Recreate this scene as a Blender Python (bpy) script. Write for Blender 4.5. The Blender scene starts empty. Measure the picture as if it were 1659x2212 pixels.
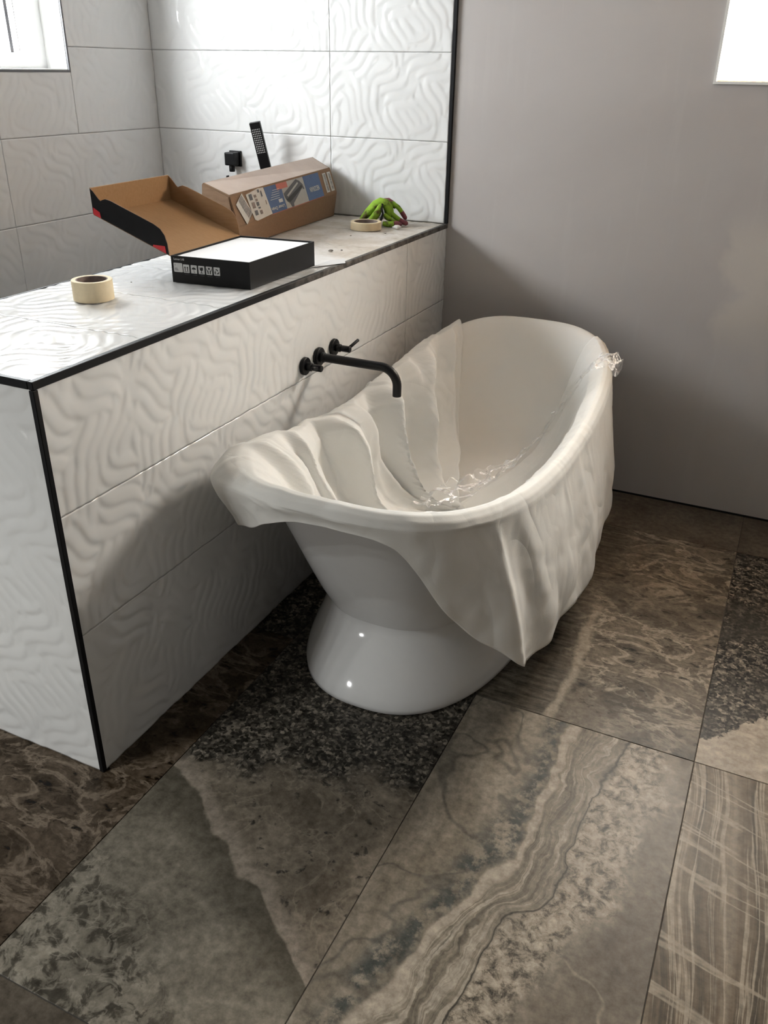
import bpy, bmesh, math, random
import numpy as np
from mathutils import Vector, Matrix, noise as mnoise

# ------------------------------------------------------------------ camera
S = bpy.context.scene
COL = S.collection
PI = math.pi
CAM = dict(loc=(1.2961, -3.3692, 1.5807), yaw=.4327, pitch=.4816, roll=.0169, f=1832.4)
def make_camera():
    y, p, r = CAM['yaw'], CAM['pitch'], CAM['roll']
    F = Vector((-math.sin(y)*math.cos(p), math.cos(y)*math.cos(p), -math.sin(p)))
    R = F.cross(Vector((0, 0, 1))).normalized()
    U = R.cross(F)
    R2 = R*math.cos(r) + U*math.sin(r)
    U2 = -R*math.sin(r) + U*math.cos(r)
    m = Matrix((( R2.x, U2.x, -F.x, CAM['loc'][0]), (R2.y, U2.y, -F.y, CAM['loc'][1]),
                (R2.z, U2.z, -F.z, CAM['loc'][2]), (0, 0, 0, 1)))
    cd = bpy.data.cameras.new('camera')
    cd.sensor_fit = 'VERTICAL'; cd.sensor_height = 36.0
    cd.lens = CAM['f']/2212*36
    cd.clip_start = .05
    co = bpy.data.objects.new('camera', cd); co.matrix_world = m
    COL.objects.link(co); S.camera = co
make_camera()

# ------------------------------------------------------------------ world, exposure, light levels
w = bpy.data.worlds.new('world'); S.world = w; w.use_nodes = True
w.node_tree.nodes['Background'].inputs[0].default_value = (.72, .82, 1, 1)
w.node_tree.nodes['Background'].inputs[1].default_value = 1.0
S.view_settings.view_transform = 'Standard'
S.view_settings.look = 'None'
S.view_settings.gamma = 1.0
S.view_settings.use_curve_mapping = False
S.view_settings.exposure = 0.1
S.cycles.use_adaptive_sampling = True; S.cycles.adaptive_threshold = .03
S.cycles.max_bounces = 4; S.cycles.diffuse_bounces = 3; S.cycles.glossy_bounces = 3
S.cycles.transmission_bounces = 3; S.cycles.transparent_max_bounces = 6
S.cycles.caustics_reflective = False; S.cycles.caustics_refractive = False
WIN_LEFT = 32.0      # daylight at the shower window pane
WIN_RIGHT = 64.0     # daylight at the frosted pane in the plain wall
WORKLAMP = 6.0       # watts of each LED of the work lamp behind the camera
DOWNLIGHT = 38.0     # watts of each ceiling downlight behind the camera

# ------------------------------------------------------------------ node helpers
class NT:
    def __init__(s, name):
        s.m = bpy.data.materials.new(name); s.m.use_nodes = True
        s.t = s.m.node_tree; s.n = s.t.nodes; s.l = s.t.links
        s.b = s.n['Principled BSDF']; s.out = s.n['Material Output']
    def put(s, sock, v):
        if isinstance(v, bpy.types.NodeSocket): s.l.new(v, sock)
        elif isinstance(v, (tuple, list)) and sock.type == 'RGBA' and len(v) == 3: sock.default_value = (*v, 1)
        else: sock.default_value = v
    def add(s, typ, ins=None, **pr):
        n = s.n.new(typ)
        for k, v in pr.items(): setattr(n, k, v)
        for k, v in (ins or {}).items(): s.put(n.inputs[k], v)
        return n
    def bs(s, **kw):
        for k, v in kw.items(): s.put(s.b.inputs[k.replace('_', ' ')], v)
        return s.m
    def obj(s): return s.add('ShaderNodeTexCoord').outputs['Object']
    def mapp(s, v, loc=(0,0,0), rot=(0,0,0), scale=(1,1,1)):
        return s.add('ShaderNodeMapping', {'Vector': v, 'Location': loc, 'Rotation': rot, 'Scale': scale}).outputs[0]
    def noise(s, v, scale, detail=5, rough=.55, dist=0, col=False):
        n = s.add('ShaderNodeTexNoise', {'Vector': v, 'Scale': scale, 'Detail': detail, 'Roughness': rough, 'Distortion': dist})
        return n.outputs['Color' if col else 'Fac']
    def vor(s, v, scale, feature='F1', out='Distance', rnd=1.0):
        n = s.add('ShaderNodeTexVoronoi', feature=feature)
        s.put(n.inputs['Vector'], v); s.put(n.inputs['Scale'], scale); s.put(n.inputs['Randomness'], rnd)
        return n.outputs[out]
    def ramp(s, f, stops, interp='LINEAR'):
        n = s.add('ShaderNodeValToRGB', {'Fac': f}); r = n.color_ramp; r.interpolation = interp
        while len(r.elements) < len(stops): r.elements.new(.5)
        for e, (p, c) in zip(r.elements, stops):
            e.position = p; e.color = (c, c, c, 1) if not isinstance(c, (tuple, list)) else (*c, 1)
        return n.outputs[0]
    def mix(s, f, a, b, mode='MIX'):
        n = s.add('ShaderNodeMix', data_type='RGBA', blend_type=mode)
        s.put(n.inputs[0], f); s.put(n.inputs[6], a); s.put(n.inputs[7], b)
        return n.outputs[2]
    def math(s, op, a, b=0.0, c=0.0, clamp=False):
        n = s.add('ShaderNodeMath', operation=op, use_clamp=clamp)
        s.put(n.inputs[0], a); s.put(n.inputs[1], b); s.put(n.inputs[2], c)
        return n.outputs[0]
    def sep(s, v):
        return s.add('ShaderNodeSeparateXYZ', {0: v}).outputs
    def warp(s, v, scale, amp, detail=3):
        c = s.noise(v, scale, detail, .5, col=True)
        d = s.add('ShaderNodeVectorMath', {0: c, 1: (.5, .5, .5)}, operation='SUBTRACT').outputs[0]
        e = s.add('ShaderNodeVectorMath', {0: d, 3: amp}, operation='SCALE').outputs[0]
        return s.add('ShaderNodeVectorMath', {0: v, 1: e}, operation='ADD').outputs[0]
    def bump(s, h, strength=.2, dist=.002):
        s.l.new(s.add('ShaderNodeBump', {'Height': h, 'Strength': strength, 'Distance': dist}).outputs[0], s.b.inputs['Normal'])
    def smooth(s, x, a, b):
        n = s.add('ShaderNodeMapRange', {'Value': x, 'From Min': a, 'From Max': b}, interpolation_type='SMOOTHSTEP', clamp=True)
        return n.outputs[0]

def simple(name, col, rough=.5, metal=0.0, var=.06, scale=30, bump=0.0, spec=.5):
    t = NT(name); v = t.obj(); n = t.noise(v, scale, 4)
    c = t.mix(t.ramp(n, [(.3, 0), (.7, 1)]), tuple(x*(1-var) for x in col), tuple(min(1, x*(1+var)) for x in col))
    t.bs(Base_Color=c, Roughness=rough, Metallic=metal, Specular_IOR_Level=spec)
    if bump: t.bump(n, bump, .002)
    return t.m

M = {}
# white glazed relief tile
t = NT('white_glazed_tile'); v = t.obj()
t.bs(Base_Color=t.mix(t.noise(v, 6, 3), (.80, .80, .795), (.84, .84, .835)), Roughness=.16, Specular_IOR_Level=.5)
M['tile'] = t.m
# same glaze, dusted with beige plaster powder on the ledge
t = NT('dusty_white_tile'); v = t.obj(); X, Y, Z = t.sep(v)
g = t.smooth(t.math('ADD', Y, t.math('MULTIPLY', t.noise(v, 3.2, 5), .9)), -.75, -.25)
d = t.math('MULTIPLY', g, t.ramp(t.noise(v, 9, 6, .65), [(.25, .35), (.6, .95)]))
specks = t.ramp(t.noise(v, 120, 2), [(.70, 0), (.76, .6)])
c = t.mix(d, (.82, .82, .815), (.47, .42, .355)); c = t.mix(t.math('MULTIPLY', specks, .5), c, (.45, .4, .36))
t.bs(Base_Color=c, Roughness=t.math('ADD', t.math('MULTIPLY', d, .6), .16))
M['ledge'] = t.m
# skim-coated wall: grey plaster with soft trowel patches
t = NT('plaster_wall'); v = t.obj(); X, Y, Z = t.sep(v)
n1 = t.noise(v, 1.3, 5, .55, .6); n2 = t.noise(t.mapp(v, scale=(14, 14, 1.4)), 1.2, 4)
c = t.mix(t.ramp(n1, [(.35, 0), (.65, 1)]), (.505, .47, .455), (.545, .515, .50))
c = t.mix(t.math('MULTIPLY', t.ramp(n2, [(.58, 0), (.66, 1)]), .25), c, (.58, .55, .53))
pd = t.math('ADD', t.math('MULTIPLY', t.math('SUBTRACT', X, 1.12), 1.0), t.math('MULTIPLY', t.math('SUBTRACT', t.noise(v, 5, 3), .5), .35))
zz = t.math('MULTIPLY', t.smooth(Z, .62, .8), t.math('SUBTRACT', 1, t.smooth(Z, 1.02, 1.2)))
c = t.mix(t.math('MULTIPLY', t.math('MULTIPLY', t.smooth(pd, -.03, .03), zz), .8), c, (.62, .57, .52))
t.bs(Base_Color=c, Roughness=.75, Specular_IOR_Level=.3)
t.bump(t.math('ADD', n2, t.noise(v, 60, 3)), .12, .003)
M['plaster'] = t.m
M['bare_board'] = simple('bare_grey_board', (.30, .285, .27), .8, var=.05, scale=4)
M['white_paint'] = simple('white_paint', (.72, .71, .69), .6, var=.02)
M['grout'] = simple('dark_grout', (.085, .075, .065), .9, var=.2)
M['light_grout'] = simple('light_grout', (.16, .155, .148), .9, var=.1)
M['black_trim'] = simple('black_trim', (.004, .004, .005), .5, var=.3, spec=.25)
t = NT('dusty_black_trim'); v = t.obj(); X, Y, Z = t.sep(v)
g = t.math('MULTIPLY', t.smooth(Y, -1.35, -1.0), t.ramp(t.noise(v, 22, 5, .7), [(.38, .1), (.62, .95)]))
t.bs(Base_Color=t.mix(g, (.004, .004, .005), (.17, .16, .15)), Roughness=t.math('ADD', t.math('MULTIPLY', g, .4), .5), Specular_IOR_Level=.25)
M['dusty_trim'] = t.m
M['black_metal'] = simple('matt_black_metal', (.003, .003, .004), .42, var=.2, spec=.28)
M['acrylic'] = simple('white_acrylic', (.80, .80, .80), .09, var=.01)
M['acrylic_film'] = simple('film_covered_acrylic', (.84, .825, .79), .75, var=.02, scale=5, spec=.08)
M['masking'] = simple('masking_tape', (.72, .60, .40), .7, var=.05, scale=60)
M['core'] = simple('grey_tape_core', (.22, .17, .15), .8, var=.2, scale=80)
M['card'] = None
def cardboard(name, a, b, rough=.85):
    t = NT(name); v = t.obj()
    fib = t.noise(t.mapp(v, scale=(8, 90, 40)), 3, 4)
    c = t.mix(t.ramp(fib, [(.3, 0), (.7, 1)]), a, b)
    t.bs(Base_Color=c, Roughness=rough, Specular_IOR_Level=.2); t.bump(fib, .05, .001)
    return t.m
M['card'] = cardboard('brown_cardboard', (.225, .14, .088), (.275, .175, .11))
M['card_in'] = cardboard('kraft_inside', (.30, .172, .082), (.345, .205, .104))
t = NT('taped_cardboard'); v = t.obj()
c = t.mix(t.ramp(t.noise(v, 7, 5), [(.35, 0), (.65, 1)]), (.40, .30, .24), (.47, .37, .30))
t.bs(Base_Color=c, Roughness=.42); M['card_top'] = t.m
M['box_black'] = simple('black_printed_card', (.005, .005, .006), .5, var=.2, spec=.25)
M['red'] = simple('red_print', (.55, .02, .03), .5)
M['foam'] = simple('white_foam', (.86, .86, .87), .8, var=.02, scale=200, bump=.1)
M['print_white'] = simple('white_print', (.62, .62, .62), .6, var=.02)
M['print_black'] = simple('black_print', (.010, .010, .010), .6)
M['print_grey'] = simple('grey_print', (.09, .09, .095), .6)
M['paper'] = simple('white_paper', (.60, .57, .52), .7, var=.04)
M['blue'] = simple('blue_print', (.055, .105, .235), .55, var=.08)
M['label_grey'] = simple('label_grey_ground', (.40, .39, .37), .6)
M['salmon'] = simple('faded_red_print', (.48, .14, .10), .6)
t = NT('lime_knit'); v = t.obj()
c = t.mix(t.smooth(t.noise(v, 28, 5, .6), .50, .68), t.mix(t.noise(v, 70, 3), (.20, .36, .035), (.30, .48, .06)), (.10, .085, .035))
t.bs(Base_Color=c, Roughness=.95, Specular_IOR_Level=.1); t.bump(t.noise(v, 260, 3), .5, .002); M['glove_green'] = t.m
M['glove_red'] = simple('maroon_latex', (.19, .045, .06), .6, var=.3, scale=40, bump=.3)
M['glove_gap_shade'] = simple('painted_gap_shade', (.006, .008, .006), .9)  # near-black colour standing in for shade inside the glove's fold
M['plasterchunk'] = simple('white_plaster_lump', (.62, .60, .57), .9, var=.1, scale=70, bump=.5)
M['crumb'] = simple('grey_crumb', (.22, .20, .18), .9, var=.3, scale=200)
M['cream_reveal'] = simple('cream_reveal', (.80, .60, .40), .6, var=.03)
M['white_bead'] = simple('white_bead', (.88, .88, .86), .5, var=.01)
M['upvc'] = simple('white_window_frame', (.8, .8, .8), .35, var=.01)
M['grey_frame'] = simple('grey_window_seal', (.12, .12, .13), .5)
# non-woven protective sheet
t = NT('nonwoven_sheet'); v = t.obj()
n = t.noise(v, 220, 2); n2 = t.noise(v, 9, 6, .6)
t.bs(Base_Color=t.mix(n2, (.89, .88, .845), (.93, .92, .89)), Roughness=.85, Specular_IOR_Level=.2)
t.bs(Sheen_Weight=.05)
cr = t.math('ABSOLUTE', t.math('SUBTRACT', t.noise(v, 4.5, 1.5, .4, .6), .5)); cr2 = t.math('ABSOLUTE', t.math('SUBTRACT', t.noise(v, 13, 1, .4, .3), .5))
t.bump(t.math('ADD', t.math('MULTIPLY', n, .012), t.math('ADD', cr, t.math('MULTIPLY', cr2, .22))), .30, .05)
tr = t.add('ShaderNodeBsdfTranslucent', {'Color': (.85, .82, .74, 1)})
mx = t.add('ShaderNodeMixShader', {0: .08})
t.l.new(t.b.outputs[0], mx.inputs[1]); t.l.new(tr.outputs[0], mx.inputs[2]); t.l.new(mx.outputs[0], t.out.inputs[0])
M['sheet'] = t.m
# clear crumpled film
t = NT('clear_film'); v = t.obj()
t.n.remove(t.b)
gl = t.add('ShaderNodeBsdfGlossy', {'Color': (1, 1, 1, 1), 'Roughness': .08})
df = t.add('ShaderNodeBsdfTransparent', {'Color': (.97, .97, .96, 1)})
lw = t.add('ShaderNodeLayerWeight', {'Blend': .18})
fz = t.math('ADD', t.math('MULTIPLY', lw.outputs['Fresnel'], .8), .10)
mx = t.add('ShaderNodeMixShader', {0: fz}); t.l.new(df.outputs[0], mx.inputs[1]); t.l.new(gl.outputs[0], mx.inputs[2])
bm_ = t.add('ShaderNodeBump', {'Height': t.noise(v, 70, 5, .6, 1.5), 'Strength': .8, 'Distance': .01})
t.l.new(bm_.outputs[0], gl.inputs['Normal'])
t.l.new(mx.outputs[0], t.out.inputs[0]); M['film'] = t.m
def emit(name, col, strength):
    t = NT(name); t.n.remove(t.b)
    v = t.obj(); n = t.noise(v, 1.5, 2)
    e = t.add('ShaderNodeEmission', {'Color': t.mix(n, col, tuple(min(1, x*1.03) for x in col)), 'Strength': strength})
    t.l.new(e.outputs[0], t.out.inputs[0]); return t.m
M['pane_left'] = emit('daylit_pane', (.93, .97, 1.0), WIN_LEFT)
M['pane_right'] = emit('frosted_daylit_pane', (1.0, .95, .875), WIN_RIGHT)
M['lamp_lens'] = emit('lamp_lens', (1.0, .97, .93), 30)

# ------------------------------------------------------------------ onyx floor tile materials (tile-local x -.3..3, y -.6..6)
C_DK = (.030, .029, .027); C_MD = (.115, .098, .078); C_BR = (.17, .142, .112); C_LT = (.33, .285, .23); C_CR = (.47, .41, .335); C_GR = (.085, .09, .085)
def cloud_base(t, v, lo=C_MD, hi=C_LT, sc=3.5, dist=.5):
    return t.mix(t.ramp(t.noise(v, sc, 7, .66, dist), [(.34, 0), (.66, 1)]), lo, hi)
def ridge(t, v, scale, width, detail=4, rough=.55, dist=.6):
    # thin wandering vein: 1 on the vein, fading to 0
    n = t.math('ABSOLUTE', t.math('SUBTRACT', t.noise(v, scale, detail, rough, dist), .5))
    return t.math('SUBTRACT', 1, t.smooth(n, 0, width))
def mul(t, *a):
    r_ = a[0]
    for b in a[1:]: r_ = t.math('MULTIPLY', r_, b)
    return r_
def crystals(t, v, scale=120):
    vv = t.warp(v, 60, .010)
    g = t.sep(t.vor(vv, scale, out='Color'))[0]; g2 = t.sep(t.vor(vv, scale*.45, out='Color'))[1]
    k = t.math('ADD', t.math('ADD', t.math('MULTIPLY', g, .42), t.math('MULTIPLY', g2, .2)), t.math('MULTIPLY', t.noise(v, 26, 6, .7), .5))
    return t.ramp(k, [(.36, (.022, .022, .021)), (.52, (.062, .058, .052)), (.66, (.13, .117, .10)), (.82, (.33, .29, .24))])
def mottles(t, v, scale, dens=.5, soft=.10):
    # irregular dark pits gathered in patches
    a = t.noise(v, scale, 4, .6, .4); m = t.noise(v, scale*.14, 3)
    return t.math('MULTIPLY', t.math('SUBTRACT', 1, t.smooth(a, .32, .32+soft)), t.smooth(m, dens-.10, dens+.06))
def finish(t, c, rough=.40):
    v = t.obj(); g = t.noise(v, 45, 4, .7)
    c = t.mix(.5, c, t.ramp(g, [(.3, .18), (.7, .82)]), 'OVERLAY')
    c = t.add('ShaderNodeBrightContrast', {0: c, 'Bright': .0, 'Contrast': .05}).outputs[0]
    t.bs(Base_Color=c, Roughness=rough, Specular_IOR_Level=.22)
    return t.m
def mat_cloud(name='onyx_cloudy'):
    t = NT(name); v = t.obj(); X, Y, Z = t.sep(v)
    wv = t.warp(t.warp(v, 4, .16, 2), 18, .03, 4); wx, wy, wz = t.sep(wv)
    # scalloped ledge running diagonally across the tile
    d = t.math('ADD', t.math('ADD', wy, t.math('MULTIPLY', wx, .62)), .17)
    base = cloud_base(t, v, (.095, .082, .066), (.225, .195, .158), 5)
    haze = cloud_base(t, v, (.135, .122, .10), (.29, .262, .215), 5, .9)
    ll = t.math('SUBTRACT', 1, t.smooth(d, -.36, -.16))
    pit = t.math('SUBTRACT', 1, t.smooth(t.noise(v, 26, 5, .65, .5), .40, .54))
    haze = t.mix(mul(t, ll, pit, .80), haze, (.042, .038, .032))
    haze = t.mix(mul(t, ridge(t, v, 14, .03, 4), ll, .45), haze, (.33, .30, .25))
    haze = t.mix(t.math('MULTIPLY', t.smooth(d, -.13, -.01), .8), haze, (.085, .077, .062))
    upper = t.mix(mul(t, mottles(t, v, 30, .42), .85), base, (.035, .036, .035))
    upper = t.mix(mul(t, ridge(t, v, 7, .022, 5), .35), upper, (.30, .262, .212))
    e = t.math('ADD', t.math('SUBTRACT', Y, t.math('MULTIPLY', X, .25)), t.math('MULTIPLY', t.math('SUBTRACT', t.noise(v, 7, 7, .65), .5), .45))
    upper = t.mix(t.smooth(e, .07, .16), upper, t.mix(.35, crystals(t, v, 125), (.05, .047, .042)))
    c = t.mix(t.smooth(d, -.008, .004), haze, upper)
    lt = t.math('MULTIPLY', t.smooth(d, -.006, .004), t.math('SUBTRACT', 1, t.smooth(d, .006, .07)))
    c = t.mix(t.math('MULTIPLY', lt, .6), c, (.33, .285, .24))
    return finish(t, c)
def mat_agate(name='onyx_agate'):
    t = NT(name); v = t.obj(); X, Y, Z = t.sep(v)
    wv = t.warp(t.warp(v, 3.2, .19, 2), 12, .055, 4); wx, wy, wz = t.sep(wv)
    # distance across the flow: the pale band bends from the mid far edge to the near left corner
    h_ = t.math('SUBTRACT', .55, wy)
    d = t.math('ADD', wx, t.math('MULTIPLY', t.math('MULTIPLY', h_, h_), .22))
    base = cloud_base(t, t.mapp(v, rot=(0, 0, .5), scale=(2.4, .9, 1)), (.16, .14, .112), (.29, .255, .21), 4)
    base = t.mix(mul(t, ridge(t, v, 3, .02, 3), .6), base, (.09, .085, .075))
    c = base
    bb = t.noise(t.add('ShaderNodeCombineXYZ', {0: t.math('MULTIPLY', d, 42), 1: t.math('MULTIPLY', wy, 2.0)}).outputs[0], 1, 5, .7)
    bandcol = t.ramp(bb, [(.30, (.055, .054, .05)), (.43, (.145, .127, .102)), (.52, (.235, .205, .165)), (.60, (.40, .355, .295)), (.72, (.16, .142, .117))])
    zone = t.math('MULTIPLY', t.smooth(d, -.02, .01), t.math('SUBTRACT', 1, t.smooth(d, .10, .125)))
    c = t.mix(t.math('MULTIPLY', zone, .9), c, bandcol)
    gz = t.math('MULTIPLY', t.smooth(d, -.11, -.05), t.math('SUBTRACT', 1, t.smooth(d, -.04, -.005)))
    c = t.mix(mul(t, gz, t.math('SUBTRACT', 1, t.smooth(t.noise(v, 20, 6, .7), .44, .58)), .95), c, (.068, .074, .070))
    ln = t.math('MULTIPLY', t.smooth(d, -.022, -.010), t.math('SUBTRACT', 1, t.smooth(d, .002, .018)))
    c = t.mix(mul(t, ln, .8), c, (.40, .35, .29))
    cz = t.math('MULTIPLY', t.smooth(d, .105, .120), t.math('SUBTRACT', 1, t.smooth(t.math('ADD', d, t.math('MULTIPLY', t.math('SUBTRACT', t.noise(v, 9, 6, .65), .5), .22)), .20, .26)))
    cr = t.ramp(t.noise(v, 30, 7, .75, .4), [(.34, (.03, .033, .031)), (.43, (.13, .113, .092)), (.52, (.33, .285, .23)), (.66, (.46, .405, .335))])
    c = t.mix(cz, c, cr)
    crk = t.math('SUBTRACT', 1, t.smooth(t.math('ABSOLUTE', t.math('SUBTRACT', d, .108)), .0, .004)); c = t.mix(mul(t, crk, .8), c, (.03, .03, .028))
    rc = cloud_base(t, v, (.115, .098, .08), (.20, .172, .138), 2.6)
    rc = t.mix(mul(t, ridge(t, v, 2.2, .012, 3), .5), rc, C_LT)
    c = t.mix(t.smooth(d, .22, .27), c, rc)
    return finish(t, c)
def mat_vein(name='onyx_veined', tint=(1, 1, 1), light=1.0, side=True):
    t = NT(name); v = t.obj(); X, Y, Z = t.sep(v)
    wv = t.warp(t.mapp(v, rot=(0, 0, .2), scale=(1, 1.7, 1)), 5, .10, 4)
    base = cloud_base(t, wv, (.072, .064, .053), (.185, .158, .126), 5)
    base = t.mix(mul(t, mottles(t, wv, 24, .40, .14), .9), base, (.026, .026, .024))
    m = t.smooth(t.noise(v, 2.6, 4), .36, .56)
    c = t.mix(mul(t, ridge(t, wv, 12, .075, 5, .62), m, .55), base, (.25, .217, .176))
    c = t.mix(mul(t, ridge(t, wv, 5, .042, 6, .62), m, .85), c, (.37, .325, .265))
    if side:
        st = t.noise(t.mapp(v, scale=(4, 30, 1)), 2.0, 6, .65)
        sc = t.ramp(st, [(.35, (.04, .038, .034)), (.65, (.16, .138, .11))])
        sd = t.math('SUBTRACT', 1, t.smooth(t.math('ADD', X, t.math('MULTIPLY', t.math('SUBTRACT', t.noise(v, 4, 4), .5), .12)), -.14, -.07))
        c = t.mix(mul(t, sd, .85), c, sc)
        bx = t.math('ABSOLUTE', t.math('ADD', X, t.math('ADD', .085, t.math('MULTIPLY', t.math('SUBTRACT', t.noise(v, 6, 5), .5), .10))))
        c = t.mix(mul(t, t.math('SUBTRACT', 1, t.smooth(bx, .003, .022)), t.math('SUBTRACT', 1, t.smooth(Y, -.15, .1)), .75), c, (.36, .315, .255))
    c = t.mix(1.0, c, tuple(x*light for x in tint), 'MULTIPLY')
    return finish(t, c)
def mat_crystal(name='onyx_crystal', cream=True):
    t = NT(name); v = t.obj(); X, Y, Z = t.sep(v)
    c = crystals(t, v, 120)
    dark = t.smooth(t.noise(v, 4, 6, .6), .46, .60)
    c = t.mix(t.math('MULTIPLY', dark, .75), c, cloud_base(t, v, (.035, .035, .033), (.075, .07, .062), 8))
    if cream:
        d = t.math('ADD', t.math('SUBTRACT', t.math('SUBTRACT', t.math('MULTIPLY', X, 1.35), Y), .14),
                   t.math('MULTIPLY', t.math('SUBTRACT', t.noise(v, 11, 8, .7), .5), .26))
        cc = cloud_base(t, t.mapp(v, scale=(1, 3, 1)), (.30, .258, .208), (.45, .395, .325), 9)
        c = t.mix(t.smooth(d, -.004, .008), c, cc)
    return finish(t, c)
def mat_stripe(name='onyx_striped'):
    t = NT(name); v = t.obj()
    wv = t.warp(t.warp(v, 1.6, .17, 1), 7, .012, 2); wx, wy, wz = t.sep(wv)
    p = t.math('ADD', wx, t.math('MULTIPLY', wy, .10))
    def band(f, g): return t.noise(t.add('ShaderNodeCombineXYZ', {0: t.math('MULTIPLY', p, f), 1: t.math('MULTIPLY', wy, g)}).outputs[0], 1, 5, .68)
    c = t.ramp(band(15, .35), [(.34, (.03, .03, .028)), (.44, (.085, .069, .05)), (.54, (.16, .126, .09)), (.66, (.23, .19, .145))])
    ln = t.math('ABSOLUTE', t.math('SUBTRACT', band(8, .22), .5))
    c = t.mix(mul(t, t.math('SUBTRACT', 1, t.smooth(ln, .004, .022)), .8), c, (.36, .31, .245))
    ln = t.math('ABSOLUTE', t.math('SUBTRACT', band(17, .3), .46))
    c = t.mix(mul(t, t.math('SUBTRACT', 1, t.smooth(ln, .002, .014)), .45), c, (.34, .29, .23))
    yy = t.noise(t.add('ShaderNodeCombineXYZ', {0: t.math('MULTIPLY', wx, .5), 1: t.math('MULTIPLY', t.math('ADD', wy, t.math('MULTIPLY', wx, .2)), 5)}).outputs[0], 1, 4, .6)
    ln = t.math('ABSOLUTE', t.math('SUBTRACT', yy, .5))
    c = t.mix(mul(t, t.math('SUBTRACT', 1, t.smooth(ln, .002, .014)), .7), c, (.36, .31, .245))
    return finish(t, c)
def mat_plain(name='onyx_plain', k=1.0):
    t = NT(name); v = t.obj()
    c = cloud_base(t, v, (.095*k, .081*k, .065*k), (.175*k, .15*k, .122*k), 5)
    return finish(t, c)
FL = dict(cloud=mat_cloud(), agate=mat_agate(), vein=mat_vein(), crystal=mat_crystal(), stripe=mat_stripe(), plain=mat_plain(),
          redvein=mat_vein('onyx_red_veined', (1.0, .92, .88), .55, False), darkcrystal=mat_crystal('onyx_dark_crystal', False),
          redplain=mat_plain('onyx_brown', .8))

# ------------------------------------------------------------------ mesh helpers
def link(name, me, mat=None, parent=None, smooth=False, kind=None):
    o = bpy.data.objects.new(name, me); COL.objects.link(o)
    if mat is not None and len(me.materials) == 0:
        for m in (mat if isinstance(mat, (list, tuple)) else [mat]): me.materials.append(m)
    if smooth:
        me.polygons.foreach_set('use_smooth', [True]*len(me.polygons))
    if parent is not None: o.parent = parent
    if kind: o['kind'] = kind
    return o
def tag(o, label, cat=None, group=None):
    o['label'] = label
    if cat: o['category'] = cat
    if group: o['group'] = group
    return o
def thing(name, label, cat, loc=(0, 0, 0), rotz=0, group=None):
    o = bpy.data.objects.new(name, None); COL.objects.link(o); o.empty_display_size = .05
    o.location = loc; o.rotation_euler = (0, 0, rotz)
    return tag(o, label, cat, group)
def from_bm(name, bm, mat=None, parent=None, smooth=False, kind=None):
    me = bpy.data.meshes.new(name); bm.normal_update(); bm.to_mesh(me); bm.free()
    return link(name, me, mat, parent, smooth, kind)
def bm_box(bm, lo, hi, mi=0, M4=None):
    vs = []
    for z in (lo[2], hi[2]):
        for y in (lo[1], hi[1]):
            for x in (lo[0], hi[0]):
                p = Vector((x, y, z)); vs.append(bm.verts.new(M4 @ p if M4 else p))
    fs = []
    for q in ((0,2,3,1), (4,5,7,6), (0,1,5,4), (2,6,7,3), (0,4,6,2), (1,3,7,5)):
        f = bm.faces.new([vs[i] for i in q]); f.material_index = mi; fs.append(f)
    return fs
def box(name, lo, hi, mat, parent=None, bevel=0.0, seg=2, kind=None, M4=None):
    bm = bmesh.new(); bm_box(bm, lo, hi, 0, M4)
    if bevel: bmesh.ops.bevel(bm, geom=bm.edges[:], offset=bevel, segments=seg, affect='EDGES', profile=.6)
    return from_bm(name, bm, mat, parent, False, kind)
def grid_mesh(name, P, closed_u=False, uv=False):
    """P: (nu, nv, 3) numpy array -> quad mesh"""
    nu, nv = P.shape[:2]
    me = bpy.data.meshes.new(name)
    I = np.arange(nu*nv).reshape(nu, nv)
    if closed_u: a = I; b = np.roll(I, -1, 0)
    else: a = I[:-1]; b = I[1:]
    q = np.stack([a[:, :-1], b[:, :-1], b[:, 1:], a[:, 1:]], -1).reshape(-1, 4)
    me.vertices.add(nu*nv); me.vertices.foreach_set('co', P.reshape(-1).astype(np.float32))
    me.loops.add(q.size); me.loops.foreach_set('vertex_index', q.reshape(-1).astype(np.int32))
    me.polygons.add(len(q)); me.polygons.foreach_set('loop_start', np.arange(0, q.size, 4, dtype=np.int32))
    me.update(calc_edges=True); me.validate()
    return me
def tube_mesh(name, pts, rad, seg=20, cap=True, rb=None):
    """tube along pts with radius list; optional rb = second radius along the binormal"""
    pts = [Vector(p) for p in pts]
    if not hasattr(rad, '__len__'): rad = [rad]*len(pts)
    bm = bmesh.new(); rings = []
    T = [(pts[min(i+1, len(pts)-1)] - pts[max(i-1, 0)]).normalized() for i in range(len(pts))]
    up = Vector((0, 0, 1)) if abs(T[0].z) < .9 else Vector((1, 0, 0))
    n = (up - T[0]*up.dot(T[0])).normalized()
    for i, p in enumerate(pts):
        n = (n - T[i]*n.dot(T[i])).normalized(); b = T[i].cross(n)
        r2 = rad[i] if rb is None else rb[i]
        rings.append([bm.verts.new(p + n*(rad[i]*math.cos(2*PI*k/seg)) + b*(r2*math.sin(2*PI*k/seg))) for k in range(seg)])
    for i in range(len(pts)-1):
        for k in range(seg):
            bm.faces.new((rings[i][k], rings[i][(k+1) % seg], rings[i+1][(k+1) % seg], rings[i+1][k]))
    if cap:
        bm.faces.new(rings[0][::-1]); bm.faces.new(rings[-1])
    bmesh.ops.recalc_face_normals(bm, faces=bm.faces[:])
    me = bpy.data.meshes.new(name); bm.to_mesh(me); bm.free(); return me
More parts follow.
